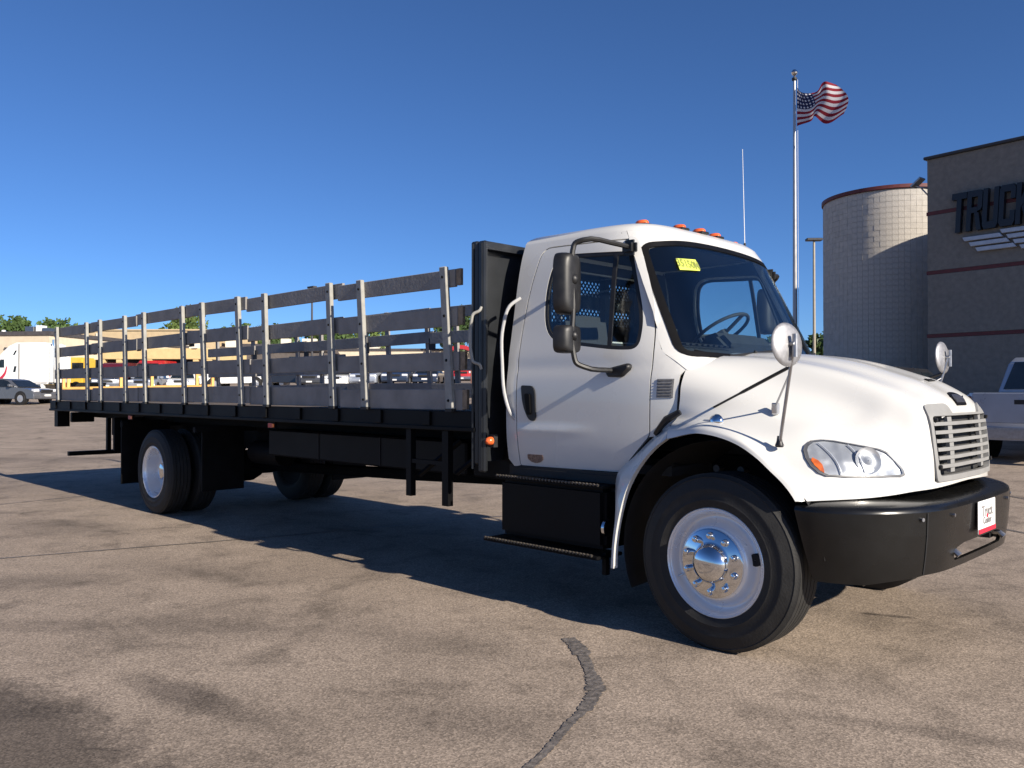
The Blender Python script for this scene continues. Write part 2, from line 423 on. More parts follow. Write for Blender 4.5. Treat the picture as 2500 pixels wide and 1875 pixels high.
for k in range(3):
    x0 = 1.05+.175*k; z0 = 5.79-.165*k
    MB().prism([(x0, z0+.06-BZ), (x0+1.0, z0+.06-BZ), (x0+1.08, z0-.06-BZ), (x0+.06, z0-.06-BZ)], 'y', -.15, -.05).build('sign_bar', WINGS, bld, bevel=.01)
for k in range(4):
    x0 = 2.05+.165*k; z0 = 5.88-.165*k
    MB().prism([(x0, z0+.06-BZ), (x0+1.9, z0+.06-BZ), (x0+1.98, z0-.06-BZ), (x0+.06, z0-.06-BZ)], 'y', -.15, -.05).build('sign_bar', WINGS, bld, bevel=.01)
# flood light on the left corner
mb = MB(); mb.tube([(-.08, .4, 7.25), (-.35, .3, 7.32), (-.5, .2, 7.4)], .03, 6); mb.tube([(-.08, .4, 6.95), (-.35, .3, 7.32)], .025, 6)
mb.box(-.58, -.20, .05, .37, 7.43, 7.49, Matrix.Rotation(R(-38), 3, 'Y'))
mb.build('flood_light', STEEL, bld, bevel=.01)

TOWERM = mat('pale_tower_block', (.47, .435, .385), .88, nscale=5, namt=.12, bump=.35, bscale=30)
MORTAR = mat('mortar', (.44, .405, .355), .95, nscale=12, namt=.15)
TX, TY, TR = -9.76, 27.59, 2.42
TZ = ground_z(TX, TY)-.1
tw = thing('round_tower', 'round pale block tower beside the dealership building, half in its shade', 'tower', (TX, TY, TZ))
TH = 8.72-TZ
MB().lathe([(TR-.012, 0), (TR-.012, TH)], (0, 0, 0), 'z', 96).build('mortar_core', MORTAR, tw)
MB().lathe([(TR+.04, TH-.09), (TR+.06, TH-.07), (TR+.06, TH+.05), (TR-.2, TH+.05), (TR-.2, TH-.09), (TR+.04, TH-.09)], (0, 0, 0), 'z', 96).build('red_coping', STRIPE, tw)
nb = 76; rows = int((TH-.1)/.2); da = 2*PI/nb
def block_geo(mbx, a, z, jit):
    h = da/2-.003/TR*1.0; z0, z1 = z+.003, z+.197
    ri, ro = TR-.06, TR+jit
    P = []
    for rr in (ri, ro):
        for zc in (z0, z1):
            for q in (-h, 0, h): P.append((rr*math.cos(a+q), rr*math.sin(a+q), zc))
    mbx.add(P, [(6,7,10,9), (7,8,11,10), (0,6,9,3), (2,5,11,8), (3,9,10,4), (4,10,11,5), (0,1,7,6), (1,2,8,7)])
cands = []
for r_ in range(rows):
    for k in range(nb):
        a = k*da; aa = (a+PI) % (2*PI)-PI
        if -R(165) < aa < R(20): cands.append((abs(aa+R(80))+(9 if r_*.2 < 2.4-TZ else 0), a, r_*.2))
cands.sort(); rest = MB()
blk = MB(); block_geo(blk, 0, 0, .004); bme = blk.build('block', TOWERM, tw, bevel=0).data
proto = COL.objects['block']; first = True
for i, (_, a, z) in enumerate(cands):
    if i < 295:
        o = proto if first else proto.copy()
        if not first: COL.objects.link(o)
        first = False
        o.rotation_euler = (0, 0, a); o.location = (0, 0, z); sc = 1+random.uniform(-.0012, .0022); o.scale = (sc, sc, 1)
    else: block_geo(rest, a, z, random.uniform(0, .008))
stuff(rest.build('blocks', TOWERM, tw))

POLEM = mat('brushed_aluminium_pole', (.36, .36, .37), .4, .5, nscale=6, namt=.08)
fx, fy = -11.9, 24.06; fz = ground_z(fx, fy)
fp = thing('flagpole', 'tall silver flagpole with ball finial behind the white cab', 'flagpole', (fx, fy, fz))
FH = 13.05-fz
MB().tube([(0, 0, 0), (0, 0, FH*.5), (0, 0, FH)], [.095, .075, .045], 16).build('pole', POLEM, fp)
MB().lathe([(.3, 0), (.3, .05), (.16, .12), (.12, .14)], (0, 0, 0), 'z', 20).build('base_collar', POLEM, fp)
MB().lathe([(.075, FH-.12), (.09, FH-.1), (.09, FH-.02), (.03, FH), (.03, FH+.08)], (0, 0, 0), 'z', 12).build('truck_cap', BLACKM, fp)
mb = MB(); mb.lathe([(.001, FH+.06), (.06, FH+.075), (.1, FH+.12), (.118, FH+.17), (.1, FH+.23), (.06, FH+.275), (.001, FH+.29)], (0, 0, 0), 'z', 16); mb.build('ball_finial', CHROME, fp)
MB().tube([(.11, .03, FH-.1), (.115, .03, FH*.5), (.14, .03, 1.2)], .008, 5).build('halyard', WHITEP, fp)
# flag cloth
def flag_material():
    m = bpy.data.materials.new('flag_cloth'); m.use_nodes = True; n = m.node_tree.nodes; l = m.node_tree.links
    b = n['Principled BSDF']; b.inputs['Roughness'].default_value = .8
    uv = n.new('ShaderNodeUVMap'); sp = n.new('ShaderNodeSeparateXYZ'); l.new(uv.outputs[0], sp.inputs[0])
    def mth(op, a, bb=None):
        q = n.new('ShaderNodeMath'); q.operation = op
        for k, v in enumerate((a, bb)):
            if v is None: continue
            if isinstance(v, (int, float)): q.inputs[k].default_value = v
            else: l.new(v, q.inputs[k])
        return q.outputs[0]
    u, v = sp.outputs[0], sp.outputs[1]
    st = mth('GREATER_THAN', mth('MODULO', mth('MULTIPLY', v, 13), 2), 1)       # 0 red, 1 white from the bottom edge
    can = mth('MULTIPLY', mth('LESS_THAN', u, .4), mth('GREATER_THAN', v, 6/13))
    su = mth('SUBTRACT', mth('FRACT', mth('MULTIPLY', u, 6/.4)), .5); sv = mth('SUBTRACT', mth('FRACT', mth('MULTIPLY', mth('SUBTRACT', v, 6/13), 5*13/7)), .5)
    star = mth('LESS_THAN', mth('ADD', mth('MULTIPLY', su, su), mth('MULTIPLY', sv, sv)), .07)
    def mix(f, a, bb):
        q = n.new('ShaderNodeMix'); q.data_type = 'RGBA'; l.new(f, q.inputs[0])
        for s_, val in ((q.inputs[6], a), (q.inputs[7], bb)):
            if isinstance(val, tuple): s_.default_value = (*val, 1)
            else: l.new(val, s_)
        return q.outputs[2]
    c = mix(st, (.24, .008, .022), (.62, .60, .61)); c2 = mix(star, (.012, .018, .075), (.6, .6, .62)); c = mix(can, c, c2)
    l.new(c, b.inputs['Base Color'])
    tr = n.new('ShaderNodeBsdfTranslucent'); l.new(c, tr.inputs[0]); mx = n.new('ShaderNodeMixShader'); mx.inputs[0].default_value = .3
    l.new(b.outputs[0], mx.inputs[1]); l.new(tr.outputs[0], mx.inputs[2]); l.new(mx.outputs[0], n['Material Output'].inputs[0])
    return m
top = spline([(0, 0, 0), (.30, -.27, .12), (.62, -.21, -.12), (1.08, .02, .06), (1.30, -.05, .02)], 8)
bot = spline([(0, -1.43, 0), (.40, -1.28, -.10), (.74, -1.20, .12), (.93, -1.41, .0), (1.67, -1.25, -.05)], 8)
NU, NV = 33, 14; fd = Vector((.995, -.10, 0)); fn = Vector((-.10, -.995, 0))
G = []; UVS = {}
for i in range(NU):
    row = []
    for j in range(NV):
        t = j/(NV-1); p = top[i].lerp(bot[i], t); ph = i/(NU-1)
        bow = math.sin(t*PI)*.26*ph
        w = math.sin(ph*11+t*2.2)*.10*ph**.6+math.sin(ph*5-t*3)*.07*ph
        P = fd*((p.x+bow)*1.12+.10)+Vector((0, 0, p.y-.22*ph+FH-.40-math.sin(t*PI)*.05*math.sin(ph*9)))+fn*(p.z+w)
        row.append(P+Vector((fx, fy, fz)))
    G.append(row)
mb = MB(); mb.grid(G); fo = mb.build('flag', flag_material(), fixn=False, ang=180)
uvl = fo.data.uv_layers.new(name='UVMap')
for lp in fo.data.loops:
    i, j = divmod(lp.vertex_index, NV); uvl.data[lp.index].uv = (i/(NU-1), 1-j/(NV-1))
tag(fo, 'red white and blue striped flag blowing from the tall flagpole', 'flag')

lx, ly = -17.6, 38.0; lz = ground_z(lx, ly)
lp_ = thing('street_lamp', 'slim lamp post with flat head beside the round tower', 'lamp post', (lx, ly, lz))
LH = 9.5-lz
MB().tube([(0, 0, 0), (0, 0, LH)], [.085, .06], 10).build('pole', mat('tan_pole', (.33, .29, .22), .5, nscale=5, namt=.1), lp_)
MB().box(-.42, .42, -.2, .2, LH-.02, LH+.12, Matrix.Rotation(R(42), 3, 'Z')).build('lamp_head', COPING, lp_, bevel=.03)
MB().box(-.3, .3, -.6, .6, -.3, .45).build('base', MORTAR, lp_, bevel=.02)
# ------------------------------------------------------------------ the flatbed truck
trk = thing('flatbed_truck', 'white cab flatbed stake truck with long black bed filling the picture', 'truck', (0, 0, 0))
FA, RA, TRAD = -.115, -7.66, .50

# ---- hood: control lines from the centre to the wheel arch, each from cowl to the bottom of the nose
HL = [
 [(-.50,0,1.715),(-.15,0,1.700),(.20,0,1.650),(.48,0,1.570),(.68,0,1.490),(.800,0,1.405),(.840,0,1.20),(.850,0,.945)],
 [(-.50,-.34,1.705),(-.15,-.33,1.690),(.20,-.31,1.640),(.48,-.29,1.560),(.68,-.28,1.482),(.798,-.28,1.40),(.838,-.28,1.20),(.848,-.28,.94)],
 [(-.50,-.42,1.690),(-.15,-.40,1.672),(.20,-.375,1.618),(.48,-.355,1.538),(.67,-.345,1.462),(.792,-.345,1.385),(.832,-.345,1.19),(.842,-.345,.937)],
 [(-.48,-.70,1.680),(-.15,-.64,1.650),(.20,-.59,1.586),(.48,-.545,1.496),(.655,-.515,1.42),(.770,-.51,1.335),(.808,-.51,1.16),(.818,-.51,.930)],
 [(-.45,-.925,1.60),(-.15,-.80,1.538),(.20,-.705,1.445),(.48,-.640,1.355),(.62,-.63,1.30),(.715,-.625,1.20),(.755,-.625,1.06),(.768,-.625,.922)],
 [(-.45,-.985,1.50),(-.15,-.925,1.445),(.17,-.85,1.36),(.42,-.78,1.275),(.555,-.755,1.21),(.64,-.745,1.13),(.692,-.74,1.02),(.705,-.74,.908)],
 [(-.45,-1.005,1.38),(-.15,-1.005,1.34),(.13,-.975,1.280),(.34,-.94,1.228),(.46,-.905,1.165),(.555,-.895,1.09),(.608,-.89,.99),(.62,-.89,.897)],
 [(-.45,-1.03,1.30),(-.15,-1.085,1.285),(.09,-1.085,1.222),(.26,-1.055,1.165),(.365,-1.04,1.115),(.45,-1.03,1.055),(.50,-1.022,.975),(.515,-1.02,.89)],
 [(-.45,-1.085,1.262),(-.16,-1.165,1.262),(.07,-1.175,1.193),(.19,-1.168,1.112),(.262,-1.16,1.052),(.33,-1.148,.998),(.385,-1.135,.943),(.408,-1.13,.884)],
 [(-.45,-1.13,1.225),(-.165,-1.19,1.243),(.062,-1.195,1.180),(.18,-1.19,1.106),(.253,-1.185,1.043),(.318,-1.178,.985),(.366,-1.17,.929),(.388,-1.165,.884)],
 [(-.45,-1.145,1.175),(-.18,-1.20,1.218),(.05,-1.20,1.163),(.165,-1.20,1.095),(.238,-1.198,1.034),(.302,-1.19,.975),(.348,-1.185,.92),(.370,-1.18,.884)],
]
def hood_grid(ns=7, nl=5):
    full = [[(x, -y, z) for x, y, z in ln] for ln in HL[:0:-1]]+HL
    lines = [spline(ln, ns) for ln in full]
    return [spline([ln[i] for ln in lines], nl) for i in range(len(lines[0]))]
HG = hood_grid()
mb = MB(); mb.grid(HG)
def in_grille(f):           # opening in the nose behind the grille
    q = [Vector(mb.v[i]) for i in f]; c = sum(q, Vector())/len(q)
    return c.x > .7 and abs(c.y) < .478 and .98 < c.z < 1.324
mb.f = [f for f in mb.f if not in_grille(f)]
hood = mb.build('hood', WHITE, trk, ang=60)
NLINE = len(HG[0])
def hood_at(px, py):          # right-hand surface lookup by chart indices (station, line) floats
    i = min(int(px), len(HG)-2); j = min(int(py), NLINE-2); a, b = px-i, py-j
    return (HG[i][j]*(1-a)*(1-b)+HG[i+1][j]*a*(1-b)+HG[i][j+1]*(1-a)*b+HG[i+1][j+1]*a*b)
# rolled-in lip along the wheel arch and lower nose, gives the shell thickness
for s in (-1, 1):
    edge = [hood_at(i, NLINE-1.001) for i in range(len(HG))]
    G = [[Vector((p.x, p.y*-s, p.z)), Vector((p.x-.004, p.y*-s-s*.035, p.z-.002)), Vector((p.x-.02, p.y*-s-s*.04, p.z+.03))] for p in edge]
    mb = MB(); mb.grid(G); mb.build('arch_lip', WHITE, trk, ang=60)
    # tail of the fender behind the tyre
    O = spline([(-.455, -1.095, 1.255), (-.52, -1.07, 1.225), (-.62, -1.05, 1.165), (-.74, -1.06, 1.055), (-.855, -1.09, .935), (-.84, -1.13, .83), (-.815, -1.16, .70), (-.825, -1.175, .55), (-.838, -1.18, .365)], 5)
    I = spline([(-.45, -1.148, 1.175), (-.515, -1.165, 1.125), (-.585, -1.18, 1.052), (-.655, -1.19, .955), (-.715, -1.195, .84), (-.752, -1.2, .72), (-.78, -1.2, .60), (-.797, -1.2, .48), (-.802, -1.2, .365)], 5)
    G = []
    for a, b in zip(O, I):
        m_ = a.lerp(b, .5)+Vector((0, -.012, 0))
        G.append([Vector((q.x, q.y*-s, q.z)) for q in (a+Vector((0, .04, 0)), a, m_, b, b+Vector((.004, .035, 0)))])
    mb = MB(); mb.grid(G); mb.build('fender_tail', WHITE, trk, ang=60)
    # black inner wheel house
    mb = MB(); G = []
    for k in range(25):
        a = R(6)+k/24*R(198); rr = .66
        x, z = FA+.02+rr*math.cos(a)*(.92 if math.cos(a) > 0 else 1.02), .52+rr*math.sin(a)
        G.append([(x*1.0, s*1.14, z), (x, s*.95, z+.01), (FA+(x-FA)*.97, s*.45, .52+(z-.52)*.98)])
    mb.grid(G); mb.add([r_[2] for r_ in G]+[(FA+.45, s*.45, .35), (FA-.45, s*.45, .35)], [tuple(range(len(G)+2))]); mb.build('wheel_house', BLACKM, trk)
    for k in (0, 2, 3): MB().tube([(FA-.45+k*.16, s*.93, 1.0), (FA-.45+k*.16, s*.87, 1.0)], .022, 10).build('liner_bolt', PLASTIC, trk)
    # black corner behind nose and bumper
    MB().box(.30, .58, min(s*.6, s*.9), max(s*.6, s*.9), .55, .80).build('bumper_bracket', BLACKM, trk)
# thin dark slab on the hood, standing in for a recessed slot
MB().box(.606, .636, .02, .13, 1.519, 1.529, Matrix.Rotation(R(22), 3, 'Y')).build('dark_slot_patch', DARK, trk)

# ---- grille in the nose
from mathutils.bvhtree import BVHTree
_vs = [q for row in HG for q in row]; _fs = [(i*NLINE+j, i*NLINE+j+1, (i+1)*NLINE+j+1, (i+1)*NLINE+j) for i in range(len(HG)-1) for j in range(NLINE-1)]
SKIN = BVHTree.FromPolygons(_vs, _fs)
def gx(z, y):
    hit = SKIN.ray_cast(Vector((3, y, z)), Vector((-1, 0, 0)))
    return hit[0].x if hit[0] is not None else .84
gl = [(-.475, .965), (.475, .965), (.495, 1.30), (.482, 1.385), (.28, 1.392), (.235, 1.335), (-.235, 1.335), (-.28, 1.392), (-.482, 1.385), (-.495, 1.30)]
hole = round_poly([(-.445, .995), (.445, .995), (.472, 1.322), (-.472, 1.322)], .03, 4)
gmap = lambda u, v: Vector((gx(v, u)+.014, u, v))
panel(round_poly(gl, [.03, .03, .02, .05, .03, .01, .01, .03, .05, .02], 4), [hole], gmap, (.12, .5), .03, 'grille_surround', GRILLEG, trk, (1, 0, 0))
gback = [(-.46, .985), (.46, .985), (.485, 1.33), (-.485, 1.33)]
panel(gback, [], lambda u, v: Vector((gx(v, u)-.05, u, v)), (.1, .5), 0, 'grille_screen', mat('dark_grille_mesh', (.03, .03, .03), .6, nscale=120, namt=.6), trk, (1, 0, 0), off=.0)
for k in range(1, 7):
    z = 1.0+.325*k/7
    w = .443+.029*k/7
    panel([(-w, z-.0098), (w, z-.0098), (w, z+.0098), (-w, z+.0098)], [], lambda u, v: Vector((gx(v, u)+.014, u, v)), (.08, .5), .03, 'grille_slat', GRILLEG, trk, (1, 0, 0))
for y in (-.27, -.02, .27):
    for k in range(7):
        z0 = 1.0+.325*k/7+.01; z1 = 1.0+.325*(k+1)/7-.01
        if y == -.02: continue
        panel([(y-.028, z0), (y+.028, z0), (y+.028, z1), (y-.028, z1)], [], lambda u, v: Vector((gx(v, u)+.006, u, v)), (.5, .5), .02, 'grille_block', GRILLEG, trk, (1, 0, 0))
for y in (-.45, .45):
    for z in (1.045, 1.30): MB().tube([(gx(z, y)+.01, y, z), (gx(z, y)+.026, y, z)], .012, 8).build('grille_bolt', PLASTIC, trk)
em = round_poly([(-.085, 1.374), (.085, 1.374), (.105, 1.425), (.06, 1.448), (-.06, 1.448), (-.105, 1.425)], [.012, .012, .02, .04, .04, .02], 4)
def nose(u, v):               # nose skin above the grille
    return Vector((gx(v, u), u, v))
panel(em, [], nose, (.05, .02), .012, 'emblem', BLACKP, trk, (1, 0, .4), off=.006)
panel(inset(em, .014), [], nose, (.05, .02), .003, 'emblem_face', mat('dark_chrome_badge', (.16, .16, .18), .3, .8, nscale=60, namt=.3), trk, (1, 0, .4), off=.0095)

# ---- bumper
bplan = spline([(.335, -1.165), (.45, -1.19), (.60, -1.135), (.74, -1.01), (.845, -.86), (.905, -.70), (.925, -.50), (.932, -.2), (.934, 0)], 6) if False else None
bp2 = [(.345, 1.150), (.45, 1.165), (.58, 1.125), (.71, 1.03), (.81, .90), (.875, .76), (.912, .60), (.928, .35), (.932, 0)]
half = spline([(x, y, 0) for x, y in bp2], 5)
BPL = [Vector((p.x, -p.y)) for p in half]+[Vector((p.x, p.y)) for p in half[-2::-1]]
blen = [0]
for a, b in zip(BPL, BPL[1:]): blen.append(blen[-1]+(b-a).length)
mid = blen[-1]/2
def bump_pt(u):               # u = arc length from the centre line, right side negative
    s_ = min(max(u+mid, 0), blen[-1]); i = max(k for k in range(len(blen)-1) if blen[k] <= s_+1e-9); t = (s_-blen[i])/(blen[i+1]-blen[i])
    p = BPL[i].lerp(BPL[i+1], t); tg = (BPL[i+1]-BPL[i]).normalized(); return p, Vector((-tg.y, tg.x))*-1
def bump_map(u, v):           # v: height on the face; the face leans in towards the bottom
    p, n_ = bump_pt(u); t = (v-.50)/.35
    lift = .05*max(0, (abs(u)-1.0)/.6)
    o = n_*(-.03*(1-t)**2); z = v
    return Vector((p.x+o.x, p.y+o.y, z-lift*.4*(1-t)))
prof_top = [(.0, .835), (-.004, .852), (-.02, .864), (-.06, .876), (-.17, .893), (-.20, .88)]
outline = [(-mid+.02, .5), (mid-.02, .5), (mid-.02, .836), (-mid+.02, .836)]
outl = round_poly([(-mid+.10, .49), (-1.12, .475), (-.74, .505), (.74, .505), (1.12, .475), (mid-.10, .49), (mid-.005, .836), (-mid+.005, .836)], [.02, .01, .01, .01, .01, .02, 0, 0], 3)
slot = round_poly([(-.42, .545), (.42, .545), (.44, .59), (.40, .615), (.30, .63), (-.30, .63), (-.40, .615), (-.44, .59)], .012, 2)
panel(outl, [slot], bump_map, (.07, .12), .02, 'bumper', BUMPB, trk, (1, 0, 0), ang=45)
mb = MB(); G = []
for k in range(65):
    u = -mid+.005+(2*mid-.01)*k/64; p, n_ = bump_pt(u)
    G.append([(p.x+n_.x*o, p.y+n_.y*o, z) for o, z in prof_top])
mb.grid(G); mb.build('bumper_top', BUMPB, trk, ang=50)
for k in (-1, 1):
    MB().tube([(.80, k*.42, .60), (.90, k*.42, .60), (.93, k*.42, .575)], .018, 8).build('tow_hook', STEEL, trk)
    mb = MB(); mb.box(.70, .86, k*.42-.035, k*.42+.035, .56, .66); mb.build('hook_mount', BLACKM, trk)
    panel([(k*.755-.004, .51), (k*.755+.004, .51), (k*.755+.004, .83), (k*.755-.004, .83)], [], bump_map, (.1, .1), .004, 'bumper_seam', DARK, trk, (1, 0, 0), off=.003)
for u in (-.80, -.5, .5, .8):
    p, n_ = bump_pt(u); MB().tube([(p.x-.001, p.y, .80), (p.x+n_.x*.012, p.y+n_.y*.012, .80)], .010, 8).build('bumper_bolt', STEEL, trk)
# dealer plate with red lower strip
pl = MB().box(.944, .950, -.155, .165, .655, .838).build('licence_plate', WHITEP, trk, bevel=.004)
MB().box(.9502, .9525, -.154, .164, .657, .682).build('red_strip', REDP, pl)
for tx_, sz, zc, mm in (('Truck', .085, .775, GREYINK), ('Center', .055, .723, GREYINK)):
    me = text_mesh(tx_, sz, .0008); o = link('plate_lettering', me, mm, pl)
    o.matrix_local = Matrix.Translation((.9515, .005, zc)) @ Matrix(((0, 0, 1, 0), (1, 0, 0, 0), (0, 1, 0, 0), (0, 0, 0, 1)))
mb = MB(); mb.prism([(.005+.016*math.cos(a), .748+.013*math.sin(a)) for a in [k*PI/3 for k in range(6)]], 'x', .9504, .9524); mb.build('plate_mark', REDP, pl)

# ---- cab shell: one curved surface with a side chart (x,z) and a front chart (u,z)
X0 = -1.85
BT = [(.88, 1.045), (1.10, 1.080), (1.30, 1.088), (1.50, 1.085), (1.68, 1.065), (1.85, 1.035), (2.05, 1.0), (2.25, .965), (2.40, .93), (2.50, .895), (2.56, .87)]
AT = [(.88, 1.72), (1.30, 1.70), (1.50, 1.64), (1.62, 1.54), (1.70, 1.465), (1.9, 1.365), (2.1, 1.265), (2.3, 1.165), (2.45, 1.085), (2.52, 1.04), (2.58, .99)]
def bz(z): return sm_tab(BT, z)
def az_(z): return sm_tab(AT, z)
NS = 7.0; KT = .036
def cab_side(s):
    def f(x, z):
        t = min(max((x-X0)/az_(z), 0), .9999)
        # crease along the door below the handle
        cr = .009*math.exp(-((z-1.185-.02*(x+1.6))/.03)**2)*max(0, min(1, (-1.05-x)/.35))*max(0, min(1, (x+1.80)/.12))
        sink = -.006*math.exp(-((z-1.62)/.05)**2)
        return Vector((x, s*((1-t**NS)**(1/NS)*bz(z)*(1-KT*(x-X0))+cr+sink), z))
    return f
def cab_front(u, z):
    uu = min(abs(u), .99999); x = X0+az_(z)*(1-uu**NS)**(1/NS)
    return Vector((x, -u*bz(z)*(1-KT*(x-X0)), z))
def u_of(x, z): t = (x-X0)/az_(z); return (1-t**NS)**(1/NS)
def pil(z):                   # pillar line where side panel and front panel meet
    return sm_tab([(1.60, -.44), (1.70, -.60), (1.9, -.675), (2.1, -.77), (2.3, -.865), (2.45, -.94), (2.53, -.985)], z)
door_o = [(-1.742, .928), (-.885, .934), (-.652, 1.178), (-.648, 1.60), (-.672, 1.93), (-.80, 2.26), (-.895, 2.462), (-1.655, 2.478), (-1.742, 2.05), (-1.755, 1.58)]
door_r = [.03, .02, .03, .3, .3, .3, .06, .08, .5, .3]
win_o = [(-1.445, 1.792), (-1.18, 1.755), (-.92, 1.722), (-.758, 1.722), (-.748, 1.92), (-.83, 2.17), (-.90, 2.375), (-1.44, 2.408), (-1.535, 2.35), (-1.572, 2.14), (-1.545, 1.90)]
win_r = [.12, .2, .1, .07, .3, .3, .05, .10, .08, .3, .12]
for s in (-1, 1):
    f = cab_side(s); oo = (0, s, 0)
    dp = round_poly(door_o, door_r, 5); wp = round_poly(win_o, win_r, 6)
    door = panel(inset(dp, .006), [wp], f, (.05, .022), .03, 'door', WHITE, trk, oo)
    panel(inset(wp, .002), [inset(wp, .024)], f, (.2, .2), .02, 'window_seal', PLASTIC, door, oo, off=-.002)
    panel(inset(wp, .022), [], f, (.12, .12), .004, 'door_glass', GLASSD, door, oo, off=-.010)
    bar = [(-.995, 1.745), (-.965, 1.742), (-1.0, 2.37), (-1.03, 2.372)]
    panel(bar, [], f, (.2, .1), .012, 'quarter_bar', PLASTIC, door, oo, off=-.004)
    hp = round_poly([(-1.70, 1.498), (-1.60, 1.494), (-1.572, 1.46), (-1.562, 1.27), (-1.585, 1.247), (-1.63, 1.262), (-1.682, 1.36)], [.02, .02, .03, .03, .02, .03, .1], 4)
    panel(hp, [], f, (.05, .05), .02, 'door_handle', PLASTIC, door, oo, off=.012)
    panel(round_poly([(-1.655, 1.44), (-1.61, 1.44), (-1.60, 1.30), (-1.63, 1.29)], .015, 3), [], f, (.05, .04), .016, 'handle_grip', BLACKP, door, oo, off=.026)
    bd_ = round_poly([(-1.66, 1.018), (-1.52, 1.018), (-1.52, .985), (-1.55, .966), (-1.59, .958), (-1.63, .966), (-1.66, .985)], .008, 2)
    if s < 0: panel(bd_, [], f, (.1, .1), .004, 'door_badge', mat('bronze_badge', (.22, .15, .12), .5, .3, nscale=90, namt=.5), door, oo, off=.005)
    # fixed side skin around the door: follows the door outline with an even gap
    de = inset(dp, -.003)
    nd = len(de)
    i0 = next(i for i in range(nd) if de[i][0] > -.70 and de[i][1] > 1.165)
    i1 = max(i for i in range(nd) if de[i][1] > 2.47 and de[i][0] > -1.60)
    ring = de[i0:i1+1]
    xm = ring[-1][0]
    fp_ = ring+[(xm, 2.525)]+[(pil(z), z) for z in (2.53, 2.45, 2.35, 2.25, 2.15, 2.05, 1.95, 1.85, 1.78, 1.72, 1.68, 1.64, 1.60)]
    fp_[len(ring)+1] = (pil(2.53), 2.525)
    fp_ += [(-.472, 1.56), (-.474, 1.40), (-.478, 1.262), (-.51, 1.232), (-.60, 1.180)]
    panel(fp_, [], f, (.05, .06), .03, 'front_pillar', WHITE, trk, oo, ang=50)
    rp = [(xm, 2.525)]+de[i1:]+[de[0]] if False else [(xm, 2.525)]+de[i1:]
    tail = [q for q in de[:4] if q[0] < -1.70]
    rp += tail+[(-1.80, .925), (X0+.004, .975), (X0+.004, 2.525)]
    panel(rp, [], f, (.06, .06), .03, 'rear_pillar', WHITE, trk, oo, ang=50)
    vt = [(-.605, 1.418), (-.50, 1.418), (-.50, 1.532), (-.605, 1.532)]
    panel(vt, [], f, (.05, .05), .012, 'cowl_vent', mat('grey_vent', (.16, .16, .165), .6, nscale=60, namt=.2), trk, oo, off=.006)
    for k in range(6):
        z = 1.43+.018*k
        panel([(-.598, z), (-.507, z), (-.507, z+.007), (-.598, z+.007)], [], f, (.1, .1), .006, 'vent_louvre', mat('vent_louvre_grey', (.12, .12, .125), .6, nscale=60, namt=.2), trk, oo, off=.011)
    # dark seal behind the panel gaps
    panel([(X0+.02, .96), (-.90, .95), (-.60, 1.2), (-.60, 1.62), (-.66, 1.9), (-.80, 2.2), (-.93, 2.50), (X0+.02, 2.50)], [inset(wp, -.02)], f, (.15, .15), 0, 'door_seal', DARK, trk, oo, off=-.034)
    # hood latch (rubber strap)
    MB().tube([(-.585, s*1.05, 1.20), (-.53, s*1.085, 1.245), (-.485, s*1.095, 1.285), (-.40, s*1.075, 1.335)], [.022, .02, .024, .018], 6).build('hood_latch', PLASTIC, trk)
    # grab bar behind the door
    MB().tube(spline([(-1.76, s*1.03, 2.12), (-1.80, s*1.10, 2.06), (-1.84, s*1.125, 1.92), (-1.845, s*1.13, 1.65), (-1.82, s*1.12, 1.40), (-1.79, s*1.10, 1.30), (-1.765, s*1.07, 1.25)], 5), .0125, 8).build('grab_bar', HANDLEP, trk)
# front panel with windshield
def uo(z): return u_of(pil(z)+.0, z)
zl = [1.585, 1.64, 1.70, 1.78, 1.86, 1.95, 2.05, 2.15, 2.25, 2.35, 2.45, 2.525]
fo_ = [(uo(z), z) for z in zl]+[(-uo(z), z) for z in zl[::-1]]
ws = [(-.905, 1.675), (0, 1.645), (.905, 1.675), (.922, 2.06), (.925, 2.425), (.5, 2.478), (0, 2.492), (-.5, 2.478), (-.925, 2.425), (-.922, 2.06)]
wsr = [.07, .5, .07, .3, .07, .3, .3, .3, .07, .3]
wsp = round_poly(ws, wsr, 6)
panel(fo_, [wsp], cab_front, (.04, .05), .03, 'cab_front', WHITE, trk, (1, 0, 0), ang=50)
wso = panel(inset(wsp, -.004), [inset(wsp, .03)], cab_front, (.08, .08), .012, 'windshield_frame', BLACKP, trk, (1, 0, 0), off=.004)
panel(inset(wsp, .028), [], cab_front, (.05, .08), .004, 'windshield', GLASSW, trk, (1, 0, 0), off=-.002)
panel([(.715, 2.247), (.47, 2.262), (.47, 2.342), (.715, 2.327)], [], cab_front, (.08, .08), .001, 'windshield_sticker', YELLOW, trk, (1, 0, 0), off=.006)
stk = [o for o in trk.children if o.name.startswith('windshield_sticker')][0]
me = text_mesh('35150M', .075, .0005)
for v in me.vertices:
    e = 1e-3; u_, z_ = .592-v.co.x*1.08, 2.2945+v.co.y-.01*v.co.x; p = cab_front(u_, z_)
    n_ = (cab_front(u_+e, z_)-p).cross(cab_front(u_, z_+e)-p).normalized(); n_ = n_ if n_.x > 0 else -n_
    v.co = p+n_*(.0085+v.co.z)
link('sticker_lettering', me, INK, stk)
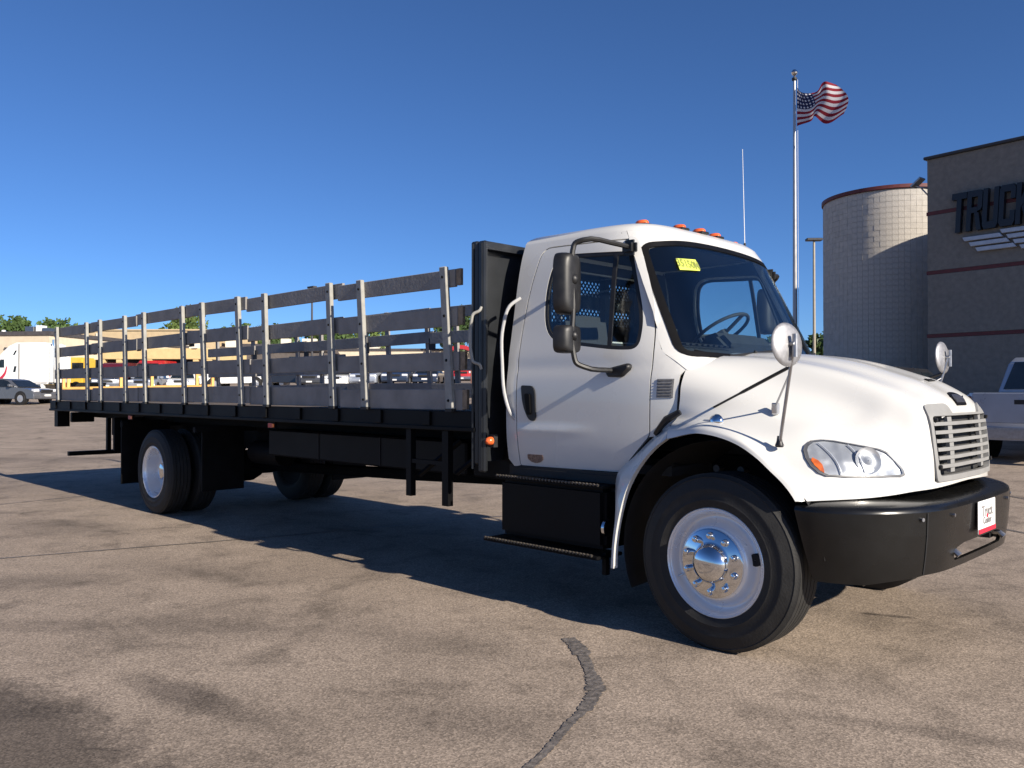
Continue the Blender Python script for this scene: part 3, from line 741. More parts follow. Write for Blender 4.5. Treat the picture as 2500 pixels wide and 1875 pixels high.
# roof
zr = [(2.525, 0), (2.545, .012), (2.562, .032), (2.578, .066), (2.592, .12), (2.604, .2), (2.614, .32), (2.620, .48)]
rings = []
for z, d in zr:
    ring = []; zz = 2.525; a, b = az_(zz), bz(zz)
    for k in range(33):
        th = -PI/2+PI*k/32; c, s_ = math.cos(th), math.sin(th)
        x = X0+a*abs(c)**(2/NS); y = math.copysign(abs(s_)**(2/NS), s_)*b*(1-KT*(x-X0)); ring.append((x, y))
    # rear edge
    ring += [(X0+.0, ring[-1][1]*(1-2*t)) for t in (.15, .5, .85)]
    cxr = -1.38
    rings.append([(cxr+(x-cxr)*(1-d/.62 if True else 1), y*(1-d/.95), z+.012*(1-(y/.95)**2)*(d > .05)) for x, y in ring])
mb = MB(); mb.rings(rings, True); n0 = len(rings[0]); mb.f.append(tuple(range((len(rings)-1)*n0, len(rings)*n0)))
mb.build('roof', WHITE, trk, ang=60)
# back wall with window
bw = round_poly([(-1.0, .96), (1.0, .96), (1.05, 1.5), (.98, 2.1), (.87, 2.515), (-.87, 2.515), (-.98, 2.1), (-1.05, 1.5)], .02, 2)
rwin = round_poly([(-.62, 1.86), (.62, 1.86), (.62, 2.38), (-.62, 2.38)], .05, 4)
panel(bw, [rwin], lambda u, v: Vector((X0+.002, u, v)), (.4, .4), .02, 'back_wall', WHITE, trk, (-1, 0, 0))
panel(inset(bw, .05), [inset(rwin, -.012)], lambda u, v: Vector((X0+.03, u, v)), (.5, .5), .006, 'back_trim', INTER, trk, (1, 0, 0))
panel(inset(rwin, -.012), [], lambda u, v: Vector((X0+.012, u, v)), (.6, .6), .004, 'rear_glass', GLASSD, trk, (-1, 0, 0))
# roof marker lamps
for y, x, z in ((-.60, -1.015, 2.590), (-.235, -.955, 2.602), (0, -.94, 2.604), (.235, -.955, 2.602), (.60, -1.015, 2.590)):
    mb = MB(); mb.box(x-.06, x+.06, y-.045, y+.045, z-.006, z+.014); b_ = mb.build('marker_base', PLASTIC, trk, bevel=.006)
    G = [[(x+.052*q*math.cos(a), y+.038*q*math.sin(a), z+.014+hh) for a in [k*2*PI/12 for k in range(12)]] for q, hh in ((1, 0), (.95, .015), (.75, .024), (.3, .028))]
    mb = MB(); mb.rings(G, True, True); mb.build('marker_lamp', ORANGE_R, trk, ang=60)
MB().tube([(-1.045, .86, 2.53), (-1.05, .86, 2.66)], .010, 8).build('antenna_mount', BLACKM, trk)
MB().tube([(-1.05, .86, 2.66), (-1.068, .86, 3.43)], [.0032, .0018], 6).build('antenna', WHITEP, trk)

# ---- cab interior
MB().box(-1.835, -1.01, -.835, .835, 2.498, 2.513).build('headliner', INTER, trk)
MB().box(-1.83, -.55, -.94, .94, .93, .99).build('cab_floor', INTER, trk)
mb = MB(); mb.prism([(-.98, 1.15), (-.62, 1.15), (-.50, 1.50), (-.50, 1.63), (-.64, 1.74), (-.84, 1.80), (-.98, 1.66)], 'y', -.86, .86); mb.build('dashboard', INTER, trk, bevel=.03, seg=2)
mb = MB(); mb.prism([(-1.02, 1.55), (-.80, 1.60), (-.74, 1.78), (-.86, 1.90), (-1.03, 1.86)], 'y', .12, .80); mb.build('instrument_hood', INTER, trk, bevel=.04, seg=2)
mb = MB()
for k in range(9): mb.box(-.66+.0, -.60, -.70+k*.07, -.66+k*.07, 1.755, 1.768)
mb.build('dash_vent', PLASTIC, trk)
for y in (-.48, .48):
    mb = MB(); mb.box(-1.62, -1.12, y-.24, y+.24, 1.30, 1.44); mb.build('seat', SEAT, trk, bevel=.05, seg=2)
    mb = MB(); mb.box(-1.66, -1.53, y-.23, y+.23, 1.40, 2.02, Matrix.Rotation(R(-8), 3, 'Y')); mb.build('seat_back', SEAT, trk, bevel=.05, seg=2)
    MB().box(-1.5, -1.2, y-.15, y+.15, .99, 1.30).build('seat_base', INTER, trk)
# steering wheel
sc_, sn = Vector((-1.04, .47, 1.915)), Vector((-.55, 0, .83)).normalized()
a_ = Vector((0, 1, 0)); b_ = sn.cross(a_).normalized()
mb = MB(); ringp = [sc_+(a_*math.cos(t)+b_*math.sin(t))*.235 for t in [k*2*PI/28 for k in range(29)]]
mb.tube(ringp, .014, 8, False)
for t in (.3, PI-.3, 1.5*PI): mb.tube([sc_-sn*.03, sc_+(a_*math.cos(t)+b_*math.sin(t))*.23], .014, 6)
mb.tube([sc_, sc_-sn*.5], [.05, .035], 8)
mb.build('steering_wheel', INTER, trk)
# wipers on the glass
for y0, y1 in ((-.55, .05), (.10, .66)):
    pts = [cab_front(-(y0+(y1-y0)*t)/.92, 1.675+.055*t)+Vector((.025, 0, .004)) for t in (0, .25, .5, .75, 1)]
    MB().tube(pts, .009, 6).build('wiper_blade', PLASTIC, trk)
    m_ = pts[2]; MB().tube([m_+Vector((.01, 0, .01)), m_+Vector((.07, .1 if y0 < 0 else .1, -.05))], .011, 6).build('wiper_arm', PLASTIC, trk)

# ---- door mirrors
for s in (-1, 1):
    arm = [(-.865, s*.905, 2.385), (-.90, s*1.06, 2.40), (-.985, s*1.27, 2.405), (-1.025, s*1.30, 2.385), (-1.035, s*1.31, 2.34), (-1.03, s*1.31, 2.0), (-1.025, s*1.31, 1.68), (-1.015, s*1.30, 1.635), (-.985, s*1.26, 1.61), (-.93, s*1.05, 1.590)]
    MB().tube(spline(arm, 4), .017, 8).build('mirror_arm', PLASTIC, trk)
    mb = MB(); mb.box(-.93, -.82, s*.93-.03, s*.93+.03, 2.335, 2.435); mb.build('mirror_mount', PLASTIC, trk, bevel=.022, seg=2)
    mb = MB(); mb.prism([(-.985, 1.60), (-.80, 1.635), (-.79, 1.60), (-.85, 1.545), (-.97, 1.55)], 'y', s*.95, s*1.06); mb.build('mirror_mount', PLASTIC, trk, bevel=.012)
    def shell(cx_, cy_, cz_, w, h, d, nm):
        G = []
        for q, t in ((1.0, 0), (1.0, .35), (.93, .7), (.72, .93), (.35, 1.0)):
            ring = []
            for k in range(24):
                a = k*2*PI/24; c, sn_ = math.cos(a), math.sin(a)
                ring.append((cx_+t*d, cy_+math.copysign(abs(c)**.45, c)*w*q, cz_+math.copysign(abs(sn_)**.45, sn_)*h*(q*.25+.75)))
            G.append(ring)
        rot = Matrix.Rotation(R(-s*8), 3, 'Z'); pv = Vector((cx_, cy_, cz_))
        G = [[pv+rot @ (Vector(p)-pv) for p in r_] for r_ in G]
        mb = MB(); mb.rings(G, True, False); n_ = 24; mb.f.append(tuple(range(4*n_, 5*n_))); ob = mb.build(nm, PLASTIC, trk, ang=50)
        g_ = [pv+rot @ (Vector((cx_-.002, p[1], p[2]))-pv) for p in [(0, cy_+math.copysign(abs(math.cos(a))**.45, math.cos(a))*w*.95, cz_+math.copysign(abs(math.sin(a))**.45, math.sin(a))*h*.95) for a in [k*2*PI/24 for k in range(24)]]]
        mb = MB(); mb.add(g_, [tuple(range(24))]); mb.build('mirror_glass', CHROME, ob)
    shell(-1.12, s*1.315, 2.135, .105, .195, .10, 'mirror_head')
    shell(-1.12, s*1.315, 1.785, .105, .088, .10, 'convex_mirror')
    for z in (2.16, 1.805): MB().lathe([(.001, -.034), (.024, -.026), (.034, 0), (.024, .026), (.001, .034)], (-1.03, s*1.31, z), 'z', 12).build('mirror_clamp', PLASTIC, trk, ang=60)
# ---- hood mirrors on tripods
for s in (-1, 1):
    top = Vector((.385, s*1.21, 1.735)); ft = Vector((.25, s*1.115, 1.168))
    MB().tube([ft, ft.lerp(top, .5), top], .0095, 8).build('mirror_post', STEEL, trk)
    MB().lathe([(.02, -.01), (.024, 0), (.016, .02), (.012, .05)], ft, 'z', 10).build('post_foot', PLASTIC, trk)
    k1 = ft.lerp(top, .74)
    b1 = Vector((-.32, s*.96, 1.325)); MB().tube([b1, b1.lerp(k1, .45), b1.lerp(k1, .5), k1], [.007, .007, .010, .010], 8).build('mirror_brace', PLASTIC, trk)
    MB().box(b1.x-.025, b1.x+.02, b1.y-.02, b1.y+.02, b1.z-.05, b1.z+.012).build('brace_foot', PLASTIC, trk, bevel=.006)
    b2 = Vector((.13, s*.925, 1.372)); MB().tube([b2, ft.lerp(top, .68)], .006, 8).build('mirror_brace', STEEL, trk)
    MB().box(b2.x-.018, b2.x+.018, b2.y-.018, b2.y+.018, b2.z-.045, b2.z+.02).build('brace_foot', CHROME, trk, bevel=.005)
    # disc: convex glass faces the driver, domed steel back faces forward and outward
    cxm = Vector((.335, s*1.205, 1.70)); ax = Vector((.97, -.23 if s < 0 else -.06, .08)).normalized(); e1 = ax.cross(Vector((0, 0, 1))).normalized(); e2 = e1.cross(ax)
    G = [[cxm+ax*h_+(e1*math.cos(t)+e2*math.sin(t))*r_ for t in [k*2*PI/32 for k in range(32)]] for r_, h_ in ((.090, -.006), (.112, -.004), (.117, .002), (.114, .008), (.095, .015), (.055, .022), (.02, .025))]
    mb = MB(); mb.rings(G, True, True); dsk = mb.build('hood_mirror', MIRRORB, trk, ang=55)
    mb = MB(); mb.tube([cxm+ax*.022, cxm+ax*.05, top+Vector((0, 0, -.02))], .012, 8); mb.tube([top+Vector((-.0, 0, -.10)), top+Vector((0, 0, .02))], .014, 8); mb.build('mirror_bracket', STEEL, dsk)

# ---- side indicator on the fender
MB().lathe([(.001, .028), (.03, .022), (.042, .008), (.045, -.004)], (-.155, -1.08, 1.283), 'y', 16, -1).build('fender_lamp', CHROME, trk, ang=60)
# ---- headlights on the fender corners
HLUV = [(26.1, 84.35), (24.65, 83.3), (23.95, 81.85), (24.95, 80.55), (26.6, 79.45), (28.7, 78.3), (31.4, 76.65), (34.05, 75.0), (36.05, 74.1), (39.2, 73.3), (41.75, 72.55), (43.3, 72.4), (43.55, 73.0), (42.0, 77.05), (41.0, 79.85), (40.25, 82.45), (38.65, 85.25), (36.65, 85.95), (33.1, 86.05), (29.3, 85.45)]
HLM = bpy.data.materials.new('headlight_reflector'); HLM.use_nodes = True
_n = HLM.node_tree.nodes; _l = HLM.node_tree.links; _b = _n['Principled BSDF']
_b.inputs['Base Color'].default_value = (.40, .41, .43, 1); _b.inputs['Metallic'].default_value = .3; _b.inputs['Roughness'].default_value = .42
_t = _n.new('ShaderNodeTexCoord'); _w = _n.new('ShaderNodeTexNoise'); _w.inputs['Scale'].default_value = 9; _w.inputs['Detail'].default_value = 1
_l.new(_t.outputs['Object'], _w.inputs['Vector']); _p = _n.new('ShaderNodeBump'); _p.inputs['Strength'].default_value = .5; _p.inputs['Distance'].default_value = .05
_l.new(_w.outputs['Fac'], _p.inputs['Height']); _l.new(_p.outputs[0], _b.inputs['Normal'])
for s in (-1, 1):
    hm = lambda u, v: (lambda p: Vector((p.x, p.y*-s, p.z)))(hood_at(u, v))
    oo = (.6, s*.6, 0)
    hlamp = panel(HLUV, [], hm, (2, 2), .012, 'headlight', HLM, trk, oo, off=.002)
    ctr = Vector((sum(p[0] for p in HLUV)/len(HLUV), sum(p[1] for p in HLUV)/len(HLUV)))
    def shrink(k): return [tuple(ctr+(Vector(p)-ctr)*k) for p in HLUV]
    panel(shrink(1.035), [shrink(.955)], hm, (3, 3), .016, 'headlight_rim', mat('lamp_rim_grey', (.10, .10, .105), .4, nscale=30, namt=.2), hlamp, oo, off=.010)
    panel(shrink(.965), [], hm, (2, 2), .003, 'lens', GLASSC, hlamp, oo, off=.022)
    am = [(30.0, 84.9), (32.0, 84.7), (34.0, 84.8), (36.2, 85.2), (37.4, 85.45), (36.0, 85.75), (33.4, 85.8), (31.0, 85.5)]
    panel(am, [], hm, (2, 2), .006, 'turn_signal', AMBER, hlamp, oo, off=.012)
    for a, b in (((25.5, 81.6), (39.3, 83.2)), ((29.4, 78.6), (40.9, 79.4))):
        q = Vector((a[0]-b[0], a[1]-b[1])).normalized(); nn = Vector((-q.y, q.x))*.07
        panel([tuple(Vector(a)+nn), tuple(Vector(b)+nn), tuple(Vector(b)-nn), tuple(Vector(a)-nn)], [], hm, (2, 2), .006, 'lamp_rib', SILVERP, hlamp, oo, off=.014)
    for (u, v, r_) in ((36.2, 78.0, .072),):
        c = hm(u, v); n_ = Vector((.75, s*.62, .22)).normalized(); e1 = n_.cross(Vector((0, 0, 1))).normalized(); e2 = e1.cross(n_)
        G = [[c+n_*h_+(e1*math.cos(t)+e2*math.sin(t))*q for t in [k*2*PI/20 for k in range(20)]] for q, h_ in ((r_, .016), (r_*.8, .008), (r_*.4, .003), (r_*.22, .012), (.003, .016))]
        mb = MB(); mb.rings(G, True, False); mb.build('reflector_bowl', HLM, hlamp, ang=60)

# ---- wheels
TYRE = [(.285, -.036), (.300, -.014), (.318, -.004), (.345, 0), (.352, .003), (.360, 0), (.405, -.001), (.412, .001), (.420, -.002), (.452, -.012), (.474, -.020), (.478, -.018), (.486, -.026), (.495, -.036)]
def tread():
    o = []
    w0, w1 = -.038, -.242; edges = [w0, -.074, -.080, -.118, -.124, -.157, -.163, -.200, -.206, w1]
    for k in range(0, len(edges), 2):
        a, b = edges[k], edges[k+1]
        o += [(.500, a), (.500, b)]
        if k+2 < len(edges): o += [(.488, b-.0005), (.488, edges[k+2]+.0005)]
    return o
TYREP = TYRE+tread()+[(.495, -.244), (.478, -.262), (.42, -.278), (.36, -.280), (.318, -.276), (.285, -.244)]
def wheel(x, y, s, kind, nm='wheel'):
    # s: -1 right side, +1 left side; y is the outer tyre face
    c = (x, y, TRAD-.004)
    t = MB(); t.lathe(TYREP, c, 'y', 64, s); tyre = t.build(nm, RUBBER, trk, ang=40)
    tyre_lug = MB()
    # shoulder notches of the tread
    if kind == 'front':
        prof = [(.286, -.09), (.287, -.036), (.296, -.012), (.304, -.006), (.309, -.010), (.311, -.018), (.302, -.020), (.290, -.016), (.281, -.024), (.275, -.045), (.270, -.068), (.260, -.076), (.244, -.074), (.226, -.056), (.215, -.026), (.208, -.010), (.2, -.004), (.12, -.003)]
        m = MB(); m.lathe(prof, c, 'y', 64, s); rim = m.build('rim', SILVERP, tyre, ang=50)
        h = MB(); h.lathe([(.194, -.006), (.193, .008), (.186, .014), (.122, .015), (.110, .022), (.104, .044), (.088, .066), (.055, .082), (.02, .088), (.001, .0885)], c, 'y', 48, s); h.build('hub_cover', CHROME, tyre, ang=40)
        for k in range(10):
            a = 2*PI*(k+.5)/10; l_ = MB(); l_.lathe([(.021, .010), (.019, .034), (.014, .044), (.001, .047)], (c[0]+.156*math.cos(a), y, c[2]+.156*math.sin(a)), 'y', 12, s); l_.build('lug_nut', CHROME, tyre, ang=50)
        for a in (R(10),):
            h = MB(); h.lathe([(.001, -.046), (.032, -.046), (.035, -.050), (.035, -.10)], (c[0]+.238*math.cos(a), y, c[2]+.238*math.sin(a)), 'y', 16, s); h.build('hand_hole', DARK, tyre)
        MB().tube([(c[0]-.20*1.1, y+s*-.05, c[2]-.10), (c[0]-.235, y+s*-.02, c[2]-.11)], .006, 6).build('valve_stem', CHROME, tyre)
    else:
        prof = [(.284, -.21), (.286, -.036), (.296, -.012), (.304, -.005), (.310, -.009), (.311, -.018), (.300, -.018), (.289, -.016), (.281, -.028), (.277, -.06), (.275, -.15), (.262, -.185), (.225, -.198), (.19, -.205), (.165, -.205), (.11, -.205)]
        m = MB(); m.lathe(prof, c, 'y', 64, s); m.build('rim', SILVERP, tyre, ang=50)
        h = MB(); h.lathe([(.17, -.205), (.168, -.19), (.12, -.185), (.112, -.15), (.10, -.12), (.085, -.098), (.05, -.09), (.001, -.088)], c, 'y', 40, s); h.build('hub_cover', CHROME, tyre, ang=40)
        for k in range(10):
            a = 2*PI*(k+.5)/10; l_ = MB(); l_.lathe([(.018, -.19), (.016, -.165), (.001, -.160)], (c[0]+.143*math.cos(a), y, c[2]+.143*math.sin(a)), 'y', 10, s); l_.build('lug_nut', CHROME, tyre)
        for k in range(4):
            a = 2*PI*k/4+.4; h = MB(); h.lathe([(.001, -.188), (.024, -.188), (.026, -.20)], (c[0]+.228*math.cos(a), y, c[2]+.228*math.sin(a)), 'y', 12, s); h.build('hand_hole', DARK, tyre)
        m = MB(); m.lathe(TYREP, (x, y-s*.335, TRAD-.004), 'y', 48, s); it = m.build('wheel', RUBBER, trk, ang=40)
        m = MB(); m.lathe([(.284, -.04), (.29, -.25), (.05, -.2)], (x, y-s*.335, TRAD-.004), 'y', 32, s); m.build('rim', FRAMEB, it)
for s in (-1, 1):
    wheel(FA, s*1.188, s, 'front'); wheel(RA, s*1.215, s, 'rear')
MB().tube([(FA, -.95, .47), (FA, -.6, .40), (FA, .6, .40), (FA, .95, .47)], [.09, .075, .075, .09], 8).build('front_axle', FRAMEB, trk)
mb = MB(); mb.tube([(RA, -.7, .5), (RA, -.35, .5), (RA, .35, .5), (RA, .7, .5)], [.09, .11, .11, .09], 10); mb.lathe([(.001, -.2), (.14, -.17), (.2, -.05), (.2, .05), (.14, .17), (.001, .2)], (RA, 0, .5), 'y', 16); mb.build('rear_axle', FRAMEB, trk)
MB().tube([(RA+.25, 0, .52), (-4.2, 0, .62), (-1.2, 0, .75)], .06, 8).build('drive_shaft', FRAMEB, trk)

# ---- chassis
for s in (-1, 1):
    MB().box(-11.0, .55, s*.43-.04, s*.43+.04, .78, 1.05).build('frame_rail', FRAMEB, trk, bevel=.01)
    # leaf springs
    for xc, L_, z in ((FA, .75, .60), (RA, .85, .72)):
        mb = MB()
        for k in range(4):
            q = L_*(1-.2*k); mb.tube([(xc-q, s*.48, z+.06-.03*k), (xc-q/2, s*.48, z-.01-.03*k), (xc, s*.48, z-.03-.03*k), (xc+q/2, s*.48, z-.01-.03*k), (xc+q, s*.48, z+.06-.03*k)], .02, 4)
        mb.build('leaf_spring', FRAMEB, trk)
for x in (-10.6, -9.2, -6.3, -5.0, -3.6, -2.3): MB().box(x-.05, x+.05, -.42, .42, .84, 1.0).build('cross_member', FRAMEB, trk)
MB().box(-.60, .70, -.42, .42, .62, 1.30).build('engine_block', FRAMEB, trk, bevel=.05)
MB().box(.55, .62, -.44, .44, .60, 1.30).build('radiator', DARK, trk)
MB().box(-1.6, -.6, -.32, .32, .55, .92).build('gearbox', FRAMEB, trk, bevel=.08)
# step box and treads below the door
for s in (-1, 1):
    MB().box(-1.84, -.905, s*.60 if s > 0 else -1.165, 1.165 if s > 0 else -.60, .455, .845).build('fuel_tank', BLACKP, trk, bevel=.03, seg=2)
    for z, y1, x0, x1 in ((.862, 1.185, -1.86, -.90), (.425, 1.235, -1.93, -.90)):
        stp = MB().box(x0, x1, min(s*(y1-.26), s*y1), max(s*(y1-.26), s*y1), z-.022, z).build('step', FRAMEB, trk, bevel=.006)
        mb = MB(); k = 0; x = x0+.02
        while x < x1-.03:
            mb.box(x, x+.014, s*y1-.012, s*y1+.004, z-.002, z+.010, Matrix.Rotation(R(25), 3, 'Y')); x += .029
        stuff(mb.build('grip_teeth', mat('worn_tread_edge', (.09, .08, .07), .5, .4, nscale=60, namt=.5), stp))
    MB().box(-.93, -.90, s*1.13-.02, s*1.13+.02, .30, .44).build('step_bracket', FRAMEB, trk)
    MB().box(-1.85, -.86, s*1.03-.02, s*1.03+.02, .80, .935).build('sill_panel', BLACKM, trk)
    MB().box(-1.82, -.88, min(s*1.06, s*.6), max(s*1.06, s*.6), .865, .915).build('sill_floor', BLACKM, trk)
MB().tube([(-.895, -1.15, .60), (-.875, -1.15, .60)], .055, 16).build('tank_cap', CHROME, trk)
# air tanks, battery box, tool boxes beneath the bed
def blackbox(x0, x1, y0, y1, z0, z1, nm, m=FRAMEB, bv=.015): return MB().box(x0, x1, y0, y1, z0, z1).build(nm, m, trk, bevel=bv)
blackbox(-2.35, -1.90, -.95, -.5, .80, 1.04, 'battery_box', BLACKP)
tb = blackbox(-5.55, -2.5, -.88, -.5, .79, 1.06, 'tool_box', BLACKP)
for x in (-4.6, -3.62): MB().box(x-.006, x+.006, -.886, -.878, .80, 1.05).build('box_joint', DARK, tb)
blackbox(-5.6, -2.5, .5, .95, .70, 1.05, 'tool_box', BLACKP)
MB().tube([(-6.25, -.62, .78), (-5.65, -.62, .78)], .13, 14).build('air_tank', FRAMEB, trk)
mb = MB(); mb.tube([(-2.9, .1, .72), (-1.9, -.35, .70)], .035, 6); mb.tube([(-2.9, -.2, .74), (-1.7, -.52, .68)], .025, 6); mb.build('air_hose', RUBBER, trk)
# bed access frame hanging from the bed
mb = MB(); mb.box(-2.83, -2.77, -1.215, -1.165, .64, 1.16).build('ladder_post', BLACKP, trk); MB().box(-2.40, -2.33, -1.215, -1.165, .60, 1.16).build('ladder_post', BLACKP, trk)
MB().box(-2.768, -2.402, -1.21, -1.17, .90, .93).build('ladder_rung', BLACKP, trk)
MB().tube([(-2.74, -1.15, .80), (-2.42, -1.0, 1.08)], .022, 6).build('ladder_brace', BLACKP, trk)
MB().tube([(-2.31, -1.15, .84), (-2.05, -1.0, 1.08)], .022, 6).build('ladder_brace', BLACKP, trk)
# mud flaps
for s in (-1, 1):
    MB().box(-8.62, -8.60, min(s*.60, s*1.22), max(s*.60, s*1.22), .28, 1.08).build('mud_flap', FRAMEB, trk)
    MB().box(-6.62, -6.60, min(s*.60, s*1.10), max(s*.60, s*1.10), .34, 1.06).build('mud_flap', FRAMEB, trk)
    MB().box(-6.62, -6.56, min(s*.45, s*1.20), max(s*.45, s*1.20), 1.0, 1.06).build('flap_hanger', FRAMEB, trk)
    MB().box(-8.64, -8.58, min(s*.45, s*1.22), max(s*.45, s*1.22), 1.0, 1.06).build('flap_hanger', FRAMEB, trk)
    MB().box(-9.35, -9.30, min(s*.55, s*1.05), max(s*.55, s*1.05), .66, 1.10).build('tail_bracket', FRAMEB, trk)
    MB().box(-11.34, -11.20, min(s*1.17, s*1.0), max(s*1.17, s*1.0), .925, 1.16).build('rear_post', BLACKP, trk)
    MB().box(-11.32, -11.22, min(s*.96, s*.64), max(s*.96, s*.64), .985, 1.135).build('tail_lamp_box', BLACKP, trk, bevel=.01)
    for k in range(3): MB().lathe([(.001, -.012), (.035, -.008), (.04, 0)], (-11.32, s*(.70+.1*k), 1.06), 'x', 12).build('tail_lamp', RED_R, trk)
MB().box(-11.30, -11.22, -1.0, 1.0, .48, .545).build('underride_bar', BLACKP, trk)
for s in (-1, 1): MB().box(-11.29, -11.23, s*.42-.03, s*.42+.03, .545, 1.05).build('underride_post', BLACKP, trk)

# ---- bed
DX0, DX1 = -11.36, -2.02
DECKW = mat('deck_wood', (.11, .085, .065), .8, nscale=3, namt=.4)
npl = 12
for k in range(npl):
    y0 = -1.19+2.38*k/npl; MB().box(DX0+.02, DX1, y0+.0005, y0+2.38/npl-.0005, 1.268, 1.308).build('deck_plank', DECKW, trk)
for s in (-1, 1):
    rail = MB().box(DX0, DX1, min(s*1.195, s*1.225), max(s*1.195, s*1.225), 1.165, 1.312).build('side_rail', BLACKP, trk, bevel=.006)
    MB().box(DX0, DX1, min(s*1.2255, s*1.24), max(s*1.2255, s*1.24), 1.165, 1.195).build('rub_rail', BLACKP, rail, bevel=.004)
    MB().box(DX0, DX1, s*.6-.05 if s < 0 else .55, s*.6+.05 if s < 0 else .65, 1.055, 1.16).build('bed_sill', FRAMEB, trk)
    x = -11.1
    while x < -2.1:
        MB().box(x-.045, x+.045, min(s*1.226, s*1.243), max(s*1.226, s*1.243), 1.20, 1.306).build('stake_pocket', BLACKP, rail, bevel=.004); x += .61
MB().box(DX0, DX0+.03, -1.19, 1.19, 1.165, 1.31).build('tail_rail', BLACKP, trk)
for k in range(23):
    x = -11.2+.405*k; MB().box(x-.035, x+.035, -1.19, 1.19, 1.161, 1.265).build('cross_sill', FRAMEB, trk)
for x in (-4.88, -8.3):
    MB().box(x-.05, x+.02, -1.2335, -1.226, 1.108, 1.150).build('side_reflector', RED_R, trk); MB().box(x+.022, x+.055, -1.2335, -1.226, 1.112, 1.146).build('side_reflector', AMBER, trk)
    MB().box(x-.06, x+.065, -1.226, -1.2, 1.10, 1.166).build('reflector_bracket', FRAMEB, trk)

# ---- headboard behind the cab
HX0, HX1, HT = -2.075, -1.925, 2.535
HB = mat('headboard_black', (.013, .015, .018), .38, coat=.1, nscale=3, namt=.35)
hb = MB(); 
hb.box(HX0+.04, HX0+.06, -1.18, -.62, .95, HT-.04); hb.box(HX0+.04, HX0+.06, .62, 1.18, .95, HT-.04)
hb.box(HX0+.04, HX0+.06, -.62, .62, .95, 2.0); hb.box(HX0+.04, HX0+.06, -.62, .62, 2.36, HT-.04); hb.box(HX0+.04, HX0+.06, -.62, .62, 2.135, 2.235)
hbo = hb.build('headboard', HB, trk)
for s in (-1, 1):
    MB().box(HX0, HX0+.07, min(s*1.16, s*1.225), max(s*1.16, s*1.225), .93, HT).build('headboard_post', HB, hbo, bevel=.012)
    MB().box(HX0+.075, HX1, min(s*1.185, s*1.225), max(s*1.185, s*1.225), .88, HT-.004).build('headboard_flange', HB, hbo, bevel=.012)
    MB().tube([(HX1-.03, s*1.222, HT-.02), (HX1-.03, s*1.222, .9)], .012, 6).build('flange_bead', HB, hbo)
    MB().tube([(HX0+.03, s*1.226, HT-.02), (HX0+.03, s*1.226, .9)], .012, 6).build('flange_bead', HB, hbo)
MB().box(HX0+.075, HX1-.02, -1.18, 1.18, HT-.06, HT-.004).build('top_channel', HB, hbo)
for y in (-.62, -.21, .21, .62): MB().box(HX0+.062, HX0+.12, y-.03, y+.03, .95, HT-.07).build('headboard_rib', HB, hbo)
# expanded metal in the two look-through openings
for z0, z1 in ((2.0, 2.135), (2.235, 2.36)):
    mb = MB(); p_ = .046
    n_ = int((1.24+(z1-z0))/p_)
    for k in range(-6, n_+1):
        for sg in (1, -1):
            ya = -.62+k*p_; pts = []
            h = z1-z0
            a = (ya, z0); b = (ya+h*.9, z1)
            if sg < 0: a, b = (ya, z1), (ya+h*.9, z0)
            if b[0] < -.60 or a[0] > .60: continue
            mb.tube([(HX0+.05, a[0], a[1]), (HX0+.05, b[0], b[1])], .0085, 4)
    stuff(mb.build('expanded_metal', HB, hbo))
MB().tube(spline([(-1.955, -1.228, 2.055), (-1.957, -1.245, 2.03), (-1.99, -1.275, 2.005), (-2.0, -1.285, 1.95), (-2.0, -1.285, 1.72), (-1.985, -1.278, 1.665), (-1.957, -1.245, 1.645), (-1.955, -1.228, 1.615)], 4), .011, 8).build('grab_handle', GALV, hbo)
MB().lathe([(.001, .05), (.022, .04), (.03, .018), (.03, 0)], (-1.895, -1.19, 1.105), 'y', 14, -1).build('side_marker', ORANGE_R, hbo, ang=60)
MB().box(-1.925, -1.87, -1.19, -1.15, 1.06, 1.15).build('marker_bracket', BLACKM, hbo)

